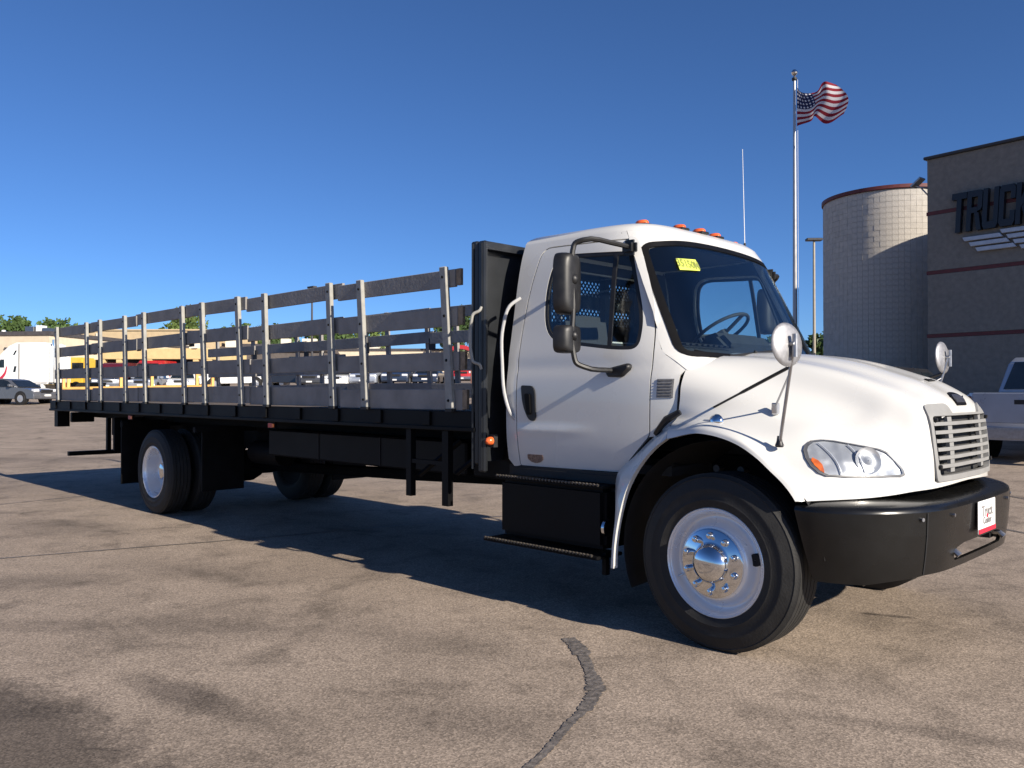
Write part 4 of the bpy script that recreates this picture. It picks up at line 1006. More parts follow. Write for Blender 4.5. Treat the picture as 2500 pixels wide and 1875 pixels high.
# ---- stake racks along both sides
POSTS = [(-10.96, -9.76), (-9.27, -8.43), (-7.82, -6.75), (-6.25, -5.45), (-4.95, -3.82), (-3.345, -2.28)]
JOINT = [-11.16, -9.60, -8.12, -6.66, -5.325, -3.695, -2.175]
TOPZ = [2.385, 2.392, 2.396, 2.400, 2.388, 2.370]
ROWS = [(-.13, 0), (-.425, -.285), (-.755, -.615), (-1.065, -.90)]
random.seed(11)
for s in (-1, 1):
    dz = 0 if s < 0 else .055
    for k in range(6):
        x0, x1 = JOINT[k], JOINT[k+1]; tz = TOPZ[k]+dz; lean = -.075+random.uniform(-.02, .02); sag = random.uniform(-.012, .012)
        sy = random.uniform(-.006, .006)
        for j, (a, b) in enumerate(ROWS):
            zc = tz; ov = .035
            lz0 = max(zc+a, 1.318+dz*.2); lz1 = zc+b
            off = (0 if k % 2 else .018)
            ya, yb = s*(1.185-off+sy), s*(1.212-off+sy)
            sh = lean*((lz0+lz1)/2-1.31)/1.07
            ji = random.uniform(-.008, .008)
            mb = MB(); mb.box(x0-ov+sh+random.uniform(-.02, .02), x1+ov+sh-.03+random.uniform(-.02, .02), min(ya, yb), max(ya, yb), lz0+ji*(j < 3), lz1+ji, Matrix.Rotation(sag*(.6 if j < 3 else 0), 3, 'Y'))
            bo = mb.build('rack_board', WOODG, trk, bevel=.003)
            if k == 5:
                MB().box(x1+ov+sh-.05+.022, x1+ov+sh-.002+.022, min(ya, yb)+.001, max(ya, yb)-.001, lz0+ji+.004, lz1+ji-.004).build('board_end', WOODE, bo)
        for xp in POSTS[k]:
            top = tz+.012; ln = lean+random.uniform(-.008, .008); yo, yi = s*1.252, s*1.214
            G = []
            for z, dx in ((1.315, 0), (top, ln)):
                G.append([(xp+dx-.036, yi, z), (xp+dx-.036, yo, z), (xp+dx+.036, yo, z), (xp+dx+.036, yi, z)])
            mb = MB(); mb.rings(G, True, True); po = mb.build('stake_post', GALV if s < 0 else WOODG, trk, bevel=.005)
            for (a, b) in ROWS:
                zc = tz+(a+b)/2; sh = ln*(zc-1.31)/1.07
                if zc > 1.35: MB().lathe([(.001, .008), (.009, .006), (.012, 0)], (xp+sh, yo, zc), 'y', 6, s).build('bolt', FRAMEB, po)
            MB().box(xp-.038, xp+.038, min(s*1.21, s*1.258), max(s*1.21, s*1.258), 1.306, 1.328).build('post_socket', BLACKM, po)
    # latch plates joining neighbouring racks
    for x in JOINT[1:-1]:
        MB().box(x-.07-.03, x+.05-.03, s*1.178-.004, s*1.178+.004, 1.95, 2.09).build('rack_latch', BLACKM, trk)
# ------------------------------------------------------------------ vehicles in the lot
CARGLASS = mat('dark_car_glass', (.012, .016, .02), .08, 0, .3, .6, 3, .3)
HEADL = mat('car_lamp_clear', (.75, .76, .78), .15, .2, .5, nscale=30, namt=.1)
TAILL = mat('car_tail_lamp', (.12, .008, .008), .2, coat=.4, nscale=30, namt=.2)
HUBC = mat('car_wheel_alloy', (.50, .51, .53), .3, .6, nscale=30, namt=.15)
_paint = {}
def paint(nm, col, rough=.28, metal=0.):
    if nm not in _paint: _paint[nm] = mat(nm, col, rough, metal, .6, .5, 2.5, .06)
    return _paint[nm]
def vehicle(name, label, cat, x, y, hdg, kind, pm, group=None, red_tail=True, z=None):
    """local frame: +x forward, origin on the ground below the middle"""
    z = ground_z(x, y) if z is None else z
    t = thing(name, label, cat, (x, y, z), hdg, group)
    K = {'sedan': dict(L=4.6, W=1.80, low=[(-2.28, .30), (-2.30, .62), (-2.2, .88), (-1.6, .95), (1.05, .93), (1.7, .86), (2.18, .72), (2.30, .55), (2.28, .28)], cab=[(-1.75, .93), (-1.05, 1.36), (-.6, 1.43), (.1, 1.42), (.45, 1.33), (1.15, .93)], r=.32, ax=(1.38, -1.38), win=[[(-1.35, .97), (-.93, 1.30), (-.48, 1.36), (-.42, .97)], [(-.36, .97), (-.42, 1.36), (.08, 1.355), (.38, 1.28), (.88, .97)]], fw=[(.50, 1.31), (1.12, .955)], rw=[(-1.10, 1.33), (-1.70, .955)]),
         'suv': dict(L=4.8, W=1.92, low=[(-2.35, .38), (-2.38, .8), (-2.33, 1.08), (1.0, 1.08), (1.9, 1.02), (2.32, .9), (2.38, .6), (2.34, .34)], cab=[(-2.33, 1.06), (-2.05, 1.70), (-1.6, 1.78), (.2, 1.76), (.5, 1.68), (1.15, 1.06)], r=.38, ax=(1.45, -1.45), win=[[(-2.05, 1.12), (-1.88, 1.62), (-1.3, 1.66), (-1.3, 1.12)], [(-1.22, 1.12), (-1.22, 1.66), (-.4, 1.67), (-.4, 1.12)], [(-.32, 1.12), (-.32, 1.67), (.15, 1.67), (.42, 1.60), (.82, 1.12)]], fw=[(.56, 1.64), (1.12, 1.10)], rw=[(-2.08, 1.66), (-2.30, 1.12)]),
         'pickup': dict(L=5.8, W=2.0, low=[(-2.88, .52), (-2.90, .80), (-2.88, 1.20), (.95, 1.20), (1.2, 1.18), (2.4, 1.12), (2.82, 1.02), (2.90, .7), (2.86, .42)], cab=[(-1.15, 1.19), (-1.02, 1.80), (-.8, 1.90), (.55, 1.90), (.8, 1.82), (1.35, 1.19)], r=.41, ax=(1.85, -1.80), win=[[(-.98, 1.25), (-.88, 1.74), (-.25, 1.80), (-.25, 1.25)], [(-.15, 1.25), (-.15, 1.80), (.55, 1.80), (.72, 1.74), (1.08, 1.25)]], fw=[(.86, 1.78), (1.32, 1.24)], rw=[(-1.045, 1.80), (-1.145, 1.27)]),
         'van': dict(L=5.6, W=2.0, low=[(-2.75, .42), (-2.8, .8), (-2.8, 1.25), (1.4, 1.22), (2.2, 1.12), (2.7, .95), (2.8, .6), (2.76, .36)], cab=[(-2.8, 1.23), (-2.7, 2.02), (-2.5, 2.10), (1.0, 2.10), (1.3, 2.0), (1.95, 1.2)], r=.36, ax=(1.9, -1.7), win=[[(.25, 1.3), (.25, 1.92), (1.05, 1.92), (1.2, 1.86), (1.58, 1.3)]], fw=[(1.34, 1.96), (1.92, 1.26)], rw=[(-2.72, 1.95), (-2.805, 1.35)])}[kind]
    W = K['W']; h = W/2
    def shell(poly, y_of, nm, m, par, seg=1):
        n_ = len(poly); rings = []
        for fr, sh in ((-1, .0), (-.93, 1), (.93, 1), (1, 0)):
            rings.append([Vector((px*(1 if sh else .985), fr*y_of(pz), pz if sh else (pz*.985+.012))) for px, pz in poly])
        mb = MB(); mb.rings(rings, True, True); return mb.build(nm, m, par, ang=32, bevel=.03, seg=2)
    # body with wheel arches cut as dark wells
    low = K['low']; cabp = K['cab']
    ztop = max(p[1] for p in cabp); zb = min(p[1] for p in cabp)
    yl = lambda z_: h*(1-.05*max(0, (z_-.75))/.5); yc = lambda z_: h*(.955-.19*(z_-zb)/(ztop-zb))
    body = shell(low, yl, 'body', pm, t)
    shell(cabp, yc, 'cabin', pm, body)
    for s in (-1, 1):
        for wn_ in K['win']:
            P = [Vector((px, s*(yc(pz)+.008), pz)) for px, pz in wn_]
            Q = [Vector((p.x, p.y-s*.03, p.z)) for p in P]
            mb = MB(); mb.rings([Q, P], True, True); mb.build('side_window', CARGLASS, body)
        for ax in K['ax']:
            r_ = K['r']
            mb = MB(); mb.lathe([(.001, .012), (r_+.07, .012), (r_+.07, -.2)], (ax, s*yl(.6)-s*.001, r_+.02), 'y', 20, s); mb.build('wheel_well', BLACKM, body)
            mb = MB(); mb.lathe([(r_*.62, .0), (r_*.66, .03), (r_*.95, .03), (r_, .01), (r_, -.18)], (ax, s*yl(.6), r_), 'y', 20, s); w_ = mb.build('wheel', RUBBER, t)
            mb = MB(); mb.lathe([(.001, .03), (.06, .032), (r_*.4, .015), (r_*.62, .02), (r_*.66, .0)], (ax, s*yl(.6), r_), 'y', 14, s); mb.build('rim', HUBC, w_)
        mb = MB(); xm = K['win'][-1][-1][0]-.12; mb.box(xm-.1, xm+.08, min(s*h*.97, s*(h*.97+.2)), max(s*h*.97, s*(h*.97+.2)), zb+.03, zb+.19); mb.build('door_mirror', pm, body, bevel=.03)
        # lamps
        zl = [p for p in low if p[0] > 1.9]; xf = max(p[0] for p in low); xr = min(p[0] for p in low)
        zf = .62*zb+.1 if kind == 'sedan' else .70*zb
        mb = MB(); mb.box(xf-.28, xf-.005 if kind != 'sedan' else xf-.03, min(s*h*.55, s*h*.93), max(s*h*.55, s*h*.93), zf, zf+.16); mb.build('headlight', HEADL, body, bevel=.03)
        if kind == 'pickup': mb = MB(); mb.box(xr-.006, xr+.2, min(s*h*.86, s*h*.985), max(s*h*.86, s*h*.985), .78, 1.14)
        else: mb = MB(); mb.box(xr-.004, xr+.22, min(s*h*.6, s*h*.965), max(s*h*.6, s*h*.965), zb-.27, zb-.05)
        mb.build('tail_lamp', TAILL, body, bevel=.02)
    for nm, (a, b), sx in (('windscreen', K['fw'], 1), ('rear_window', K['rw'], -1)):
        d = Vector((b[1]-a[1], 0, a[0]-b[0])).normalized(); d = d if d.x*sx > 0 else -d
        P = []
        for (px, pz), k in ((a, .84), (b, .90)):
            for sy in (-1, 1): P.append(Vector((px, sy*yc(pz)*k, pz))+d*.02)
        P = [P[0], P[1], P[3], P[2]]; Q = [p-d*.05 for p in P]
        mb = MB(); mb.rings([Q, P], True, True); mb.build(nm, CARGLASS, body)
    mb = MB(); mb.box(xf-.06, xf+.012, -h*.45, h*.45, zf-.02, zf+.13); mb.build('grille', BLACKM, body, bevel=.02)
    mb = MB(); mb.box(xf-.2, xf+.06, -h*.95, h*.95, .30 if kind == 'sedan' else .42, .46 if kind == 'sedan' else .62); mb.build('front_bumper', STEEL if kind == 'pickup' else pm, body, bevel=.04, seg=2)
    mb = MB(); mb.box(xr-.10 if kind == 'pickup' else xr-.04, xr+.2, -h*.96, h*.96, .36, .58); mb.build('rear_bumper', STEEL if kind == 'pickup' else pm, body, bevel=.03, seg=2)
    mb = MB(); mb.box(xf+.0, xf+.066, -.2, .2, .44, .54); mb.build('licence_plate', WHITEP, body)
    if kind == 'pickup':
        MB().box(xr-.004, xr+.03, -h*.84, h*.84, .66, 1.205).build('tailgate', pm, body, bevel=.012)
        MB().box(xr-.012, xr-.002, -.16, .16, 1.0, 1.08).build('tailgate_handle', BLACKM, body, bevel=.004)
        MB().box(-1.06, -1.0, -.16, .16, 1.835, 1.875).build('brake_lamp', TAILL, body, bevel=.005)
        for s in (-1, 1): MB().box(xr-.0, xr+.01, min(s*h*.5, s*h*.8), max(s*h*.5, s*h*.8), 1.1, 1.105).build('gate_crease', BLACKM, body)
    return t
GREYC = paint('grey_car_paint', (.16, .165, .18), .25, .5)
SILVC = paint('silver_truck_paint', (.36, .39, .45), .28, .35)
WHITEC = paint('white_car_paint', (.78, .78, .76)); BLACKC = paint('black_car_paint', (.015, .016, .02)); NAVYC = paint('navy_car_paint', (.02, .03, .06))
REDC = paint('red_car_paint', (.42, .02, .02)); DKG = paint('charcoal_car_paint', (.05, .05, .055)); BURG = paint('burgundy_car_paint', (.10, .012, .02))

vehicle('pickup_truck', 'silver pickup truck parked tail out before the grey sign building', 'pickup truck', -1.45, 14.4, R(88), 'pickup', SILVC, z=.22)
vehicle('parked_car', 'black car parked behind the white hood, only its dark roof showing', 'car', -5.3, 15.6, R(90), 'suv', BLACKC, z=.22)
vehicle('parked_sedan', 'grey sedan parked at the far left, nose towards the truck tail', 'car', -50.6, 8.6, R(30), 'sedan', GREYC)
LOT = 'vehicles parked in the rows beyond the truck bed'
far = [
 ('white_pickup', 'white pickup truck parked beyond the middle of the truck bed', 'pickup truck', -53.3, 24.0, R(225), 'pickup', WHITEC),
 ('dark_pickup', 'black pickup truck with red tail lamps parked beyond the bed, right of a white pickup', 'pickup truck', -51.2, 26.0, R(42), 'pickup', BLACKC),
 ('dark_suv', 'charcoal sport utility car with pale plate parked right of the black pickup', 'car', -49.6, 27.6, R(-45), 'suv', DKG),
 ('silver_car', 'white sedan parked nose out beyond the fourth bright stake from the cab', 'car', -48.4, 29.0, R(-50), 'sedan', WHITEC),
 ('silver_suv', 'silver sport utility car parked nose out beside the white sedan', 'car', -47.3, 30.6, R(-50), 'suv', SILVC),
 ('navy_suv', 'navy sport utility car parked nose out, with a silver one to its left', 'car', -46.2, 32.4, R(-48), 'suv', NAVYC),
 ('navy_car', 'navy sedan parked between a navy utility car and a red pickup', 'car', -45.2, 34.3, R(-48), 'sedan', NAVYC),
 ('red_pickup', 'red pickup truck parked nose out towards the right end of the far row', 'pickup truck', -43.6, 36.4, R(-48), 'pickup', REDC),
 ('burgundy_suv', 'dark burgundy sport utility car at the right end of the far row', 'car', -41.6, 38.2, R(-48), 'suv', BURG),
 ('grey_hatch', 'grey sport utility car parked behind the leftmost bay of the yellow rail', 'car', -60.2, 17.0, R(-20), 'suv', GREYC),
 ('blue_grey_van', 'silver sedan parked behind the middle bay of the yellow rail', 'car', -57.2, 18.9, R(-38), 'sedan', SILVC),
 ('white_coupe', 'white sedan parked behind the right bay of the yellow rail', 'car', -54.9, 20.3, R(-30), 'sedan', WHITEC)]
for a in far: vehicle(*a, group=LOT)

# white sleeper tractor, facing left
def semi():
    x, y = -61.5, 12.4; z = ground_z(x, y)-.1
    t = thing('semi_tractor', 'white sleeper semi tractor with red swoosh parked behind the grey sedan', 'truck', (x, y, z), R(225))
    W_ = paint('white_tractor_paint', (.80, .80, .78))
    # local +x forward (towards the left of the picture)
    cabp = [(-2.0, .9), (-2.0, 3.55), (-1.85, 3.7), (.2, 3.68), (.7, 3.45), (1.25, 2.9), (1.55, 2.35), (1.75, 1.7), (1.85, .9)]
    mb = MB(); mb.prism(cabp, 'y', -1.22, 1.22); b_ = mb.build('sleeper_cab', W_, t, bevel=.12, seg=2)
    mb = MB(); mb.prism([(1.80, .7), (1.78, 1.72), (2.6, 1.60), (3.5, 1.35), (3.75, 1.0), (3.75, .6)], 'y', -1.05, 1.05); mb.build('hood', W_, t, bevel=.1, seg=2)
    RS = paint('red_swoosh', (.45, .02, .05))
    for s in (-1, 1):
        q = spline([(1.6, 1.15, 0), (1.15, 1.2, 0), (.85, 1.55, 0), (.75, 2.0, 0)], 5); G = [[(p.x, s*1.226, p.y), (p.x+.16*(1-k/len(q))+.05, s*1.226, p.y+.12)] for k, p in enumerate(q)]
        G = [[r_[0], (r_[0][0], s*1.232, r_[0][2]), (r_[1][0], s*1.232, r_[1][2]), r_[1]] for r_ in G]
        mb = MB(); mb.rings(G, True, True); mb.build('red_swoosh', RS, b_)
        mb = MB(); mb.prism([(.95, 2.0), (.95, 2.55), (1.2, 2.55), (1.45, 2.0)], 'y', s*1.21, s*1.235); mb.build('side_window', CARGLASS, b_)
        mb = MB(); mb.prism([(.25, 2.85), (.1, 3.15), (.22, 3.15), (.38, 2.85)], 'y', s*1.21, s*1.232); mb.build('vent_window', CARGLASS, b_)
        mb = MB(); mb.prism([(.2, 1.7), (.12, 2.1), (.28, 2.1), (.36, 1.7)], 'y', s*1.21, s*1.232); mb.build('sleeper_vent', CARGLASS, b_)
        mb = MB(); mb.box(-.06, .0, s*1.222-.006, s*1.222+.006, .95, 3.62); mb.build('panel_gap', BLACKM, b_)
        mb = MB(); mb.box(-2.25, -2.05, min(s*.9, s*1.2), max(s*.9, s*1.2), 1.0, 3.45); mb.build('side_extender', W_, t, bevel=.03)
        mb = MB(); mb.box(-1.6, 1.2, min(s*.8, s*1.2), max(s*.8, s*1.2), .35, .88); mb.build('fuel_fairing', W_, t, bevel=.05)
        for ax in (2.7, -2.9, -4.2):
            mb = MB(); mb.lathe([(.001, -.05), (.28, -.03), (.30, .0), (.5, 0), (.5, -.3)], (ax, s*1.2, .5), 'y', 20, s); mb.build('wheel', RUBBER, t)
        mb = MB(); mb.box(1.35, 1.5, min(s*1.25, s*1.5), max(s*1.25, s*1.5), 1.75, 2.45); mb.build('door_mirror', BLACKM, t, bevel=.03)
    mb = MB(); mb.add([(1.28, -1.0, 2.86), (1.28, 1.0, 2.86), (1.74, 1.0, 1.75), (1.74, -1.0, 1.75), (1.22, -1.0, 2.84), (1.22, 1.0, 2.84), (1.68, 1.0, 1.73), (1.68, -1.0, 1.73)], [(0,1,2,3),(7,6,5,4),(0,4,5,1),(1,5,6,2),(2,6,7,3),(3,7,4,0)]); mb.build('windscreen', CARGLASS, b_)
    mb = MB(); mb.box(-5.2, -2.0, -.45, .45, .75, 1.0); mb.build('chassis', FRAMEB, t)
    mb = MB(); mb.tube([(-2.2, 1.0, 1.0), (-2.2, 1.0, 3.9)], .07, 8); mb.build('exhaust_stack', CHROME, t)
semi()

# ------------------------------------------------------------------ buildings across the lot
BEIGE = mat('cream_painted_wall', (.60, .51, .385), .85, nscale=2, namt=.07)
TANW = mat('tan_painted_wall', (.50, .385, .235), .85, nscale=2, namt=.08)
YELW = mat('yellow_tan_fascia', (.60, .45, .22), .8, nscale=2, namt=.08)
PALEW = mat('pale_cream_band', (.72, .66, .55), .85, nscale=2, namt=.06)
ROOFD = mat('dark_roof_edge', (.06, .055, .06), .7, nscale=4, namt=.2)
BAYD = mat('painted_bay_shade', (.02, .018, .018), .8, nscale=4, namt=.3)  # near-black colour stands in for the shade inside the bays
DOORW = mat('roller_door', (.72, .67, .58), .6, nscale=4, namt=.05)
FR = math.atan2(.7018, .7124)       # facades square to the line of sight across the lot
def facade(name, label, x, y, rot, cat='building'): return thing(name, label, cat, (x, y, ground_z(x, y)-.3), rot)
# left cream warehouse: local +x to the right along the front, front at y=0, depth +y
wa = facade('warehouse', 'cream warehouse with dark roof edge and garage door at the far left', -79.4, 15.1, FR-.12)
z0 = wa.location.z; T_ = 6.45-z0
MB().box(-30, 4.6, 0, 25, 0, T_-.25).build('wall', BEIGE, wa); MB().box(-30.1, 4.75, -.12, 25.1, T_-.25, T_+.08).build('roof_edge', ROOFD, wa)
for k in range(5): MB().box(.72-.02, 3.9, -.05+.004*k, 0, T_-4.5+.6*k, T_-4.5+.6*k+.595).build('door_panel', DOORW, wa)
MB().box(.55, 4.05, -.16, 0, T_-1.42, T_-1.28).build('door_lintel', ROOFD, wa)
hv = MB().box(.1, .9, 3, 4, T_+.08, T_+.75).build('roof_unit', STEEL, wa); MB().box(1.0, 1.5, 3.2, 4, T_+.08, T_+.85).build('roof_unit', WHITEP, wa); MB().box(1.6, 2.2, 3.2, 4, T_+.08, T_+.62).build('roof_unit', STEEL, wa)
MB().lathe([(.001, .3), (.15, .28), (.2, 0)], (-1.2, 2, T_+.08), 'z', 10).build('roof_vent', WHITEP, wa)
# tan two-tone building behind
wb = facade('tan_building', 'tan flat roofed building with a pale band, seen over the rear of the bed', -101.0, 26.2, FR-.02)
z0 = wb.location.z; T_ = 8.35-z0
MB().box(.0, 17.0, 0, 18, 0, T_).build('wall', TANW, wb); MB().box(-.05, 16.9, -.08, 0, T_-2.6, T_-1.5).build('pale_band', PALEW, wb)
MB().box(-.1, 17.1, -.14, 18.1, T_-.12, T_+.06).build('roof_edge', TANW, wb, bevel=.03)
MB().box(1.0, 1.9, -.12, 0, T_-3.2, T_-2.0).build('wall_sign', YELW, wb, bevel=.03)
MB().box(4.5, 5.0, -.12, 0, T_-1.4, T_-.4).build('wall_sign', PALEW, wb, bevel=.03)
# service bays with a long fascia
wc = facade('service_building', 'low yellow service building with dark bays beyond the rear of the bed', -74.4, 18.8, FR-.0)
z0 = wc.location.z
MB().box(.6, 12.1, .5, 9.9, 0, 4.11-z0).build('wall', BAYD, wc)
MB().box(2.9, 12.15, -.1, 10, 4.12-z0, 5.05-z0).build('fascia', YELW, wc, bevel=.04)
for xp in (3.1, 4.5, 7.1, 11.0, 12.0): MB().box(xp-.22, xp+.22, -.05, .49, 0, 4.115-z0).build('pier', YELW, wc)
MB().box(10.8, 11.2, -.25, .3, 5.05-z0, 5.7-z0).build('parapet_post', PALEW, wc)
for x0, x1 in ((4.75, 6.85), (7.35, 10.75)): MB().box(x0, x1, .44, .499, 0, 4.1-z0).build('bay_shade_panel', BAYD, wc)  # solid panels, the shade of open bays put into their colour
MB().box(9.3, 10.4, -.0, .44, 3.1-z0, 3.6-z0).build('bay_heater', BLACKM, wc, bevel=.05)
MB().box(-.3, .59, .2, 8, 0, 4.0-z0).build('annexe', PALEW, wc)
# red box truck in the right bay
rb = thing('red_truck', 'bright red truck standing in the bay of the yellow service building', 'truck', (-66.75, 23.3, ground_z(-66.75, 23.3)), R(-45))
mb = MB(); mb.box(-1.6, 1.0, -1.05, 1.05, .7, 2.1); mb.build('cargo_box', REDC, rb, bevel=.06, seg=2); mb = MB(); mb.prism([(1.02, .6), (1.02, 1.95), (1.5, 1.92), (1.8, 1.4), (2.4, 1.3), (2.5, .6)], 'y', -.95, .95); mb.build('cab', REDC, rb, bevel=.06)
MB().box(1.5, 1.72, -.8, .8, 1.42, 1.85).build('windscreen', CARGLASS, rb)
for s in (-1, 1):
    for ax in (1.7, -.9): mb = MB(); mb.lathe([(.001, 0), (.4, 0), (.4, -.25)], (ax, s*1.06, .4), 'y', 16, s); mb.build('wheel', RUBBER, rb)
db = thing('maroon_truck', 'dark red truck in the middle bay of the yellow service building', 'truck', (-68.8, 21.25, ground_z(-68.8, 21.25)), R(-45))
MB().box(-1.6, 1.0, -1.05, 1.05, .7, 2.0).build('cargo_box', BURG, db, bevel=.06, seg=2); mb = MB(); mb.prism([(1.02, .6), (1.02, 1.95), (1.6, 1.9), (2.2, 1.3), (2.3, .6)], 'y', -.95, .95); mb.build('cab', BURG, db, bevel=.06)
for s in (-1, 1):
    for ax in (1.7, -.9): mb = MB(); mb.lathe([(.001, 0), (.4, 0), (.4, -.25)], (ax, s*1.06, .4), 'y', 16, s); mb.build('wheel', RUBBER, db)
# yellow step van left of the bays
yv = thing('yellow_van', 'yellow step van with two dark windows near the left end of the service building', 'van', (-66.4, 15.9, ground_z(-66.4, 15.9)), FR)
YV = paint('yellow_van_paint', (.66, .44, .06))
MB().box(-2.2, 2.2, -1.0, 1.0, .5, 2.55).build('body', YV, yv, bevel=.1, seg=2); MB().box(2.2, 2.9, -.95, .95, .5, 1.5).build('hood', YV, yv, bevel=.1)
for x0 in (-.9, .3, 1.4): MB().box(x0, x0+.85, -1.02, -.99, 1.55, 2.15).build('side_window', CARGLASS, yv, bevel=.01)
for s in (-1, 1):
    for ax in (1.7, -1.3): mb = MB(); mb.lathe([(.001, 0), (.38, 0), (.38, -.25)], (ax, s*1.01, .38), 'y', 16, s); mb.build('wheel', RUBBER, yv)
# yellow guard rail
gr = thing('guard_rail', 'long yellow guard rail with posts in front of the parked cars', 'guard rail', (-57.6, 13.2, 0), 0)
YR = mat('yellow_rail_paint', (.72, .40, .12), .55, nscale=4, namt=.1)
p0, p1 = Vector((0, 0, 0)), Vector((7.4, 7.1, 0)); nP = 6
pts = []
for k in range(nP):
    q = p0.lerp(p1, (.02, .05, .39, .59, .88, .98)[k]); pts.append(q)
    gz = ground_z(q.x-57.6, q.y+13.2); MB().box(q.x-.09, q.x+.09, q.y-.09, q.y+.09, gz-.2, gz+1.35).build('post', YR, gr, Matrix and .01)
for hz in (.50,):
    for a, b in zip(pts, pts[1:]):
        za, zb = ground_z(a.x-57.6, a.y+13.2)+hz, ground_z(b.x-57.6, b.y+13.2)+hz
        MB().tube([(a.x, a.y, za), (b.x, b.y, zb)], .13, 8).build('rail', YR, gr)
# cream building right, with dark windows and a green sign
wd = facade('cream_building', 'long cream building with small dark windows and green sign beyond the front of the bed', -91.4, 57.0, FR)
z0 = wd.location.z
MB().box(0, 30, 0, 14, 0, 6.7-z0).build('wall', BEIGE, wd); MB().box(-.1, 30.1, -.15, 14.1, 6.7-z0, 7.0-z0).build('roof_edge', ROOFD, wd)
for x0 in (1.6, 2.9, 6.0, 7.2): MB().box(x0, x0+.6, -.06, 0, 5.2-z0, 5.9-z0).build('window', CARGLASS, wd)
MB().box(7.9, 9.6, -.2, 0, 4.7-z0, 5.7-z0).build('green_sign', mat('green_sign', (.03, .30, .12), .5, nscale=5, namt=.1), wd, bevel=.03)
MB().box(-2.5, 5.0, 2, 12, 6.7-z0, 8.2-z0).build('upper_storey', PALEW, wd)
# red canopy arch near the headboard
ra = thing('red_canopy', 'small red canopy on slim posts beyond the front end of the bed', 'canopy', (-34.8, 28.1, ground_z(-34.8, 28.1)), FR)
z0 = ra.location.z
G = []
for k in range(13):
    t_ = -1.0+2.0*k/12; G.append([(t_*.75, yy, 4.15-z0-.22*t_*t_+dz_) for yy, dz_ in ((-.5, 0), (.5, 0), (.5, -.22), (-.5, -.22))])
mb = MB(); mb.rings(G, True, True); mb.build('arched_roof', REDC, ra)
for xx in (-.62, .62): MB().tube([(xx, 0, -.2), (xx, 0, 3.7-z0)], .05, 8).build('post', mat('rusty_post', (.30, .14, .10), .7, nscale=8, namt=.2), ra)
# thin light pole beyond the bed
lp2 = thing('light_pole', 'thin dark light pole rising beyond the bed against the sky', 'lamp post', (-76.0, 43.7, ground_z(-76, 43.7)))
MB().tube([(0, 0, 0), (0, 0, 12.5-lp2.location.z)], [.14, .09], 8).build('pole', COPING, lp2); MB().box(-.6, .6, -.25, .25, 12.45-lp2.location.z, 12.65-lp2.location.z).build('lamp_head', COPING, lp2, bevel=.03)
# brown bank of storage sheds behind the row
BR = mat('brown_shed_wall', (.10, .085, .078), .85, nscale=2, namt=.2)
ws_ = facade('brown_shed', 'long low brown shed behind the parked row, below the tree line', -90.6, 38.9, FR+.02)
z0 = ws_.location.z
MB().box(0, 13.6, 0, 8, 0, 6.0-z0).build('wall', BR, ws_)
mb = MB(); mb.prism([(-.3, 6.0-z0), (4, 7.1-z0), (8.3, 6.0-z0)], 'x', -.2, 13.8); mb.build('roof', mat('brown_roof', (.09, .075, .07), .8, nscale=2, namt=.2), ws_)
for x0 in (3.2, 9.5): MB().box(x0, x0+1.0, -.05, 0, 4.6-z0, 5.4-z0).build('window', CARGLASS, ws_)
for k, (x0, w_) in enumerate(((1.5, 1.4), (8.0, 1.0), (10.5, 1.6))): MB().box(x0, x0+w_, 2, 3, 6.4-z0, 7.6-z0).build('roof_unit', PALEW, ws_)

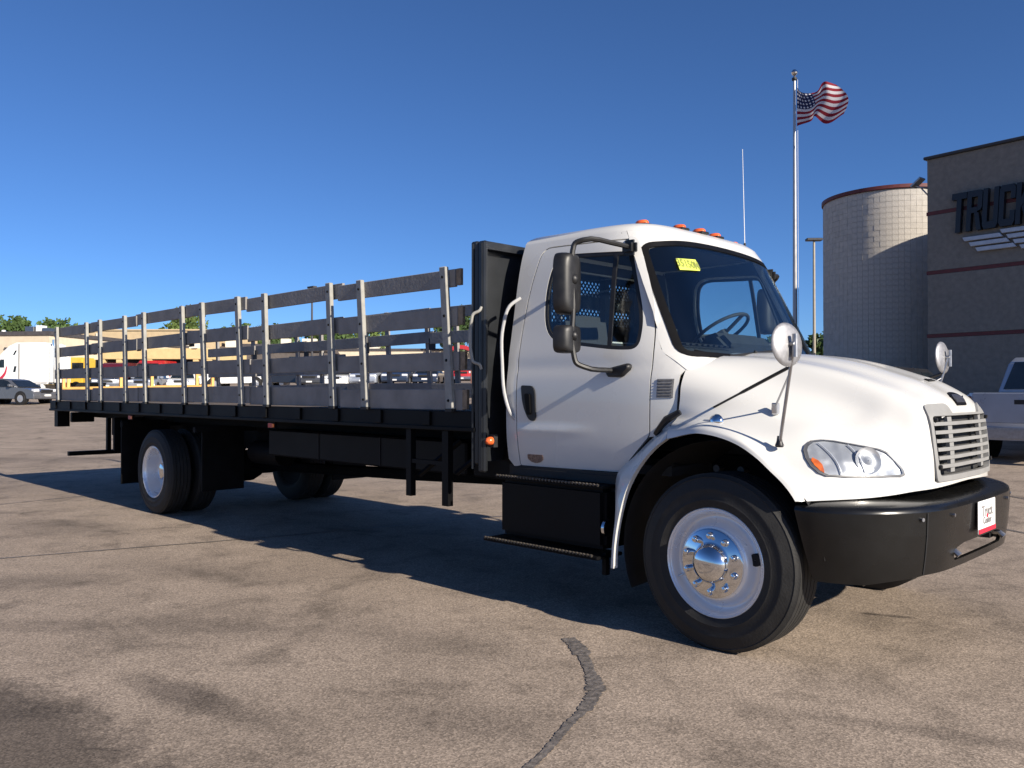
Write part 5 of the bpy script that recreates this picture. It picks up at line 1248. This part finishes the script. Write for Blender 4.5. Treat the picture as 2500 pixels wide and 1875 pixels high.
# ------------------------------------------------------------------ trees
LEAFS = [mat('leaf_green_'+n_, c, .6, nscale=1.2, namt=.35) for n_, c in (('deep', (.045, .085, .022)), ('mid', (.075, .125, .035)), ('bright', (.11, .16, .04)))]
BARK = mat('tree_bark', (.10, .075, .055), .9, nscale=8, namt=.3)
def tree(label, x, y, h, w, m, n=1500, group=None, trunk=.35, leaf=.24):
    z = ground_z(x, y)
    t = thing('tree', label, 'tree', (x, y, z), 0, group)
    MB().tube([(0, 0, -.3), (.05, 0, h*trunk), (.12, .05, h*.7)], [.05*w*.5+.1, .035*w*.5+.07, .05], 8).build('trunk', BARK, t)
    lm = MB()
    for k in range(4):
        a = k*1.7+random.random(); lm.tube([(.05, 0, h*trunk*(.8+.1*k)), (math.cos(a)*w*.2, math.sin(a)*w*.2, h*(trunk+.18)), (math.cos(a)*w*.36, math.sin(a)*w*.36, h*(trunk+.36))], [.09, .06, .03], 6)
    lm.build('limb', BARK, t)
    cl = []
    for k in range(11):
        a = random.random()*2*PI; rr = w*.5*random.uniform(.15, .72); cl.append((math.cos(a)*rr, math.sin(a)*rr, h*random.uniform(trunk+.12, .88), w*random.uniform(.16, .30)))
    cl.append((0, 0, h*.86, w*.22))
    mb = MB()
    for k in range(n):
        c = random.choice(cl); d = Vector((random.gauss(0, 1), random.gauss(0, 1), random.gauss(0, .8))); d = d.normalized()*c[3]*random.uniform(.55, 1.08)
        p = Vector(c[:3])+d
        u = Vector((random.gauss(0, 1), random.gauss(0, 1), random.gauss(0, 1))).normalized(); v = u.orthogonal().normalized(); s_ = leaf*random.uniform(.55, 1.3)
        mb.add([p-u*s_, p+v*s_*.6, p+u*s_, p-v*s_*.6], [(0, 1, 2, 3)])
    mb.build('crown', m, t, fixn=False, ang=10)
FT = 'trees along the far side of the lot'
for k, (x, y, h, w) in enumerate([(-95.5, 17.2, 8.6, 5.0), (-93.0, 20.2, 7.6, 4.5), (-90.6, 22.6, 7.3, 4.2)]):
    tree(['rounded green tree rising over the cream warehouse at the far left', 'green tree behind the roof units of the cream warehouse', 'smaller green tree beyond the right end of the cream warehouse'][k], x, y, h-.6, w, LEAFS[1], 1700, FT, .3)
tree('bushy bright green tree standing above the tan building roof', -115.5, 47.5, 10.2, 7.0, LEAFS[2], 2200, FT, .3, .28)
for k in range(9):
    t_ = k/8; x = -107+14*t_+random.uniform(-1.5, 1.5); y = 50+14*t_+random.uniform(-1.5, 1.5)
    tree(['first', 'second', 'third', 'fourth', 'fifth', 'sixth', 'seventh', 'eighth', 'ninth'][k]+' tree from the left in the hedge row behind the brown shed', x, y, random.uniform(5.6, 6.8), random.uniform(5, 6.5), LEAFS[k % 3], 1300, 'hedge row trees behind the brown shed', .2, .28)
tree('green tree beside the headboard, right of the cream building', -79.0, 68.0, 8.6, 7, LEAFS[0], 2000, FT, .25, .27)
tree('spreading green tree behind the headboard top rail', -75.0, 70.5, 9.4, 8, LEAFS[1], 2000, FT, .25, .27)
for k, (x, y) in enumerate([(-54, 106), (-49, 110), (-45, 114)]):
    tree('distant dark green tree low on the horizon by the lamp post, '+['leftmost', 'middle one', 'rightmost'][k]+' of three', x, y, random.uniform(6, 7), 6, LEAFS[0], 1300, 'distant trees by the lamp post', .25, .5)
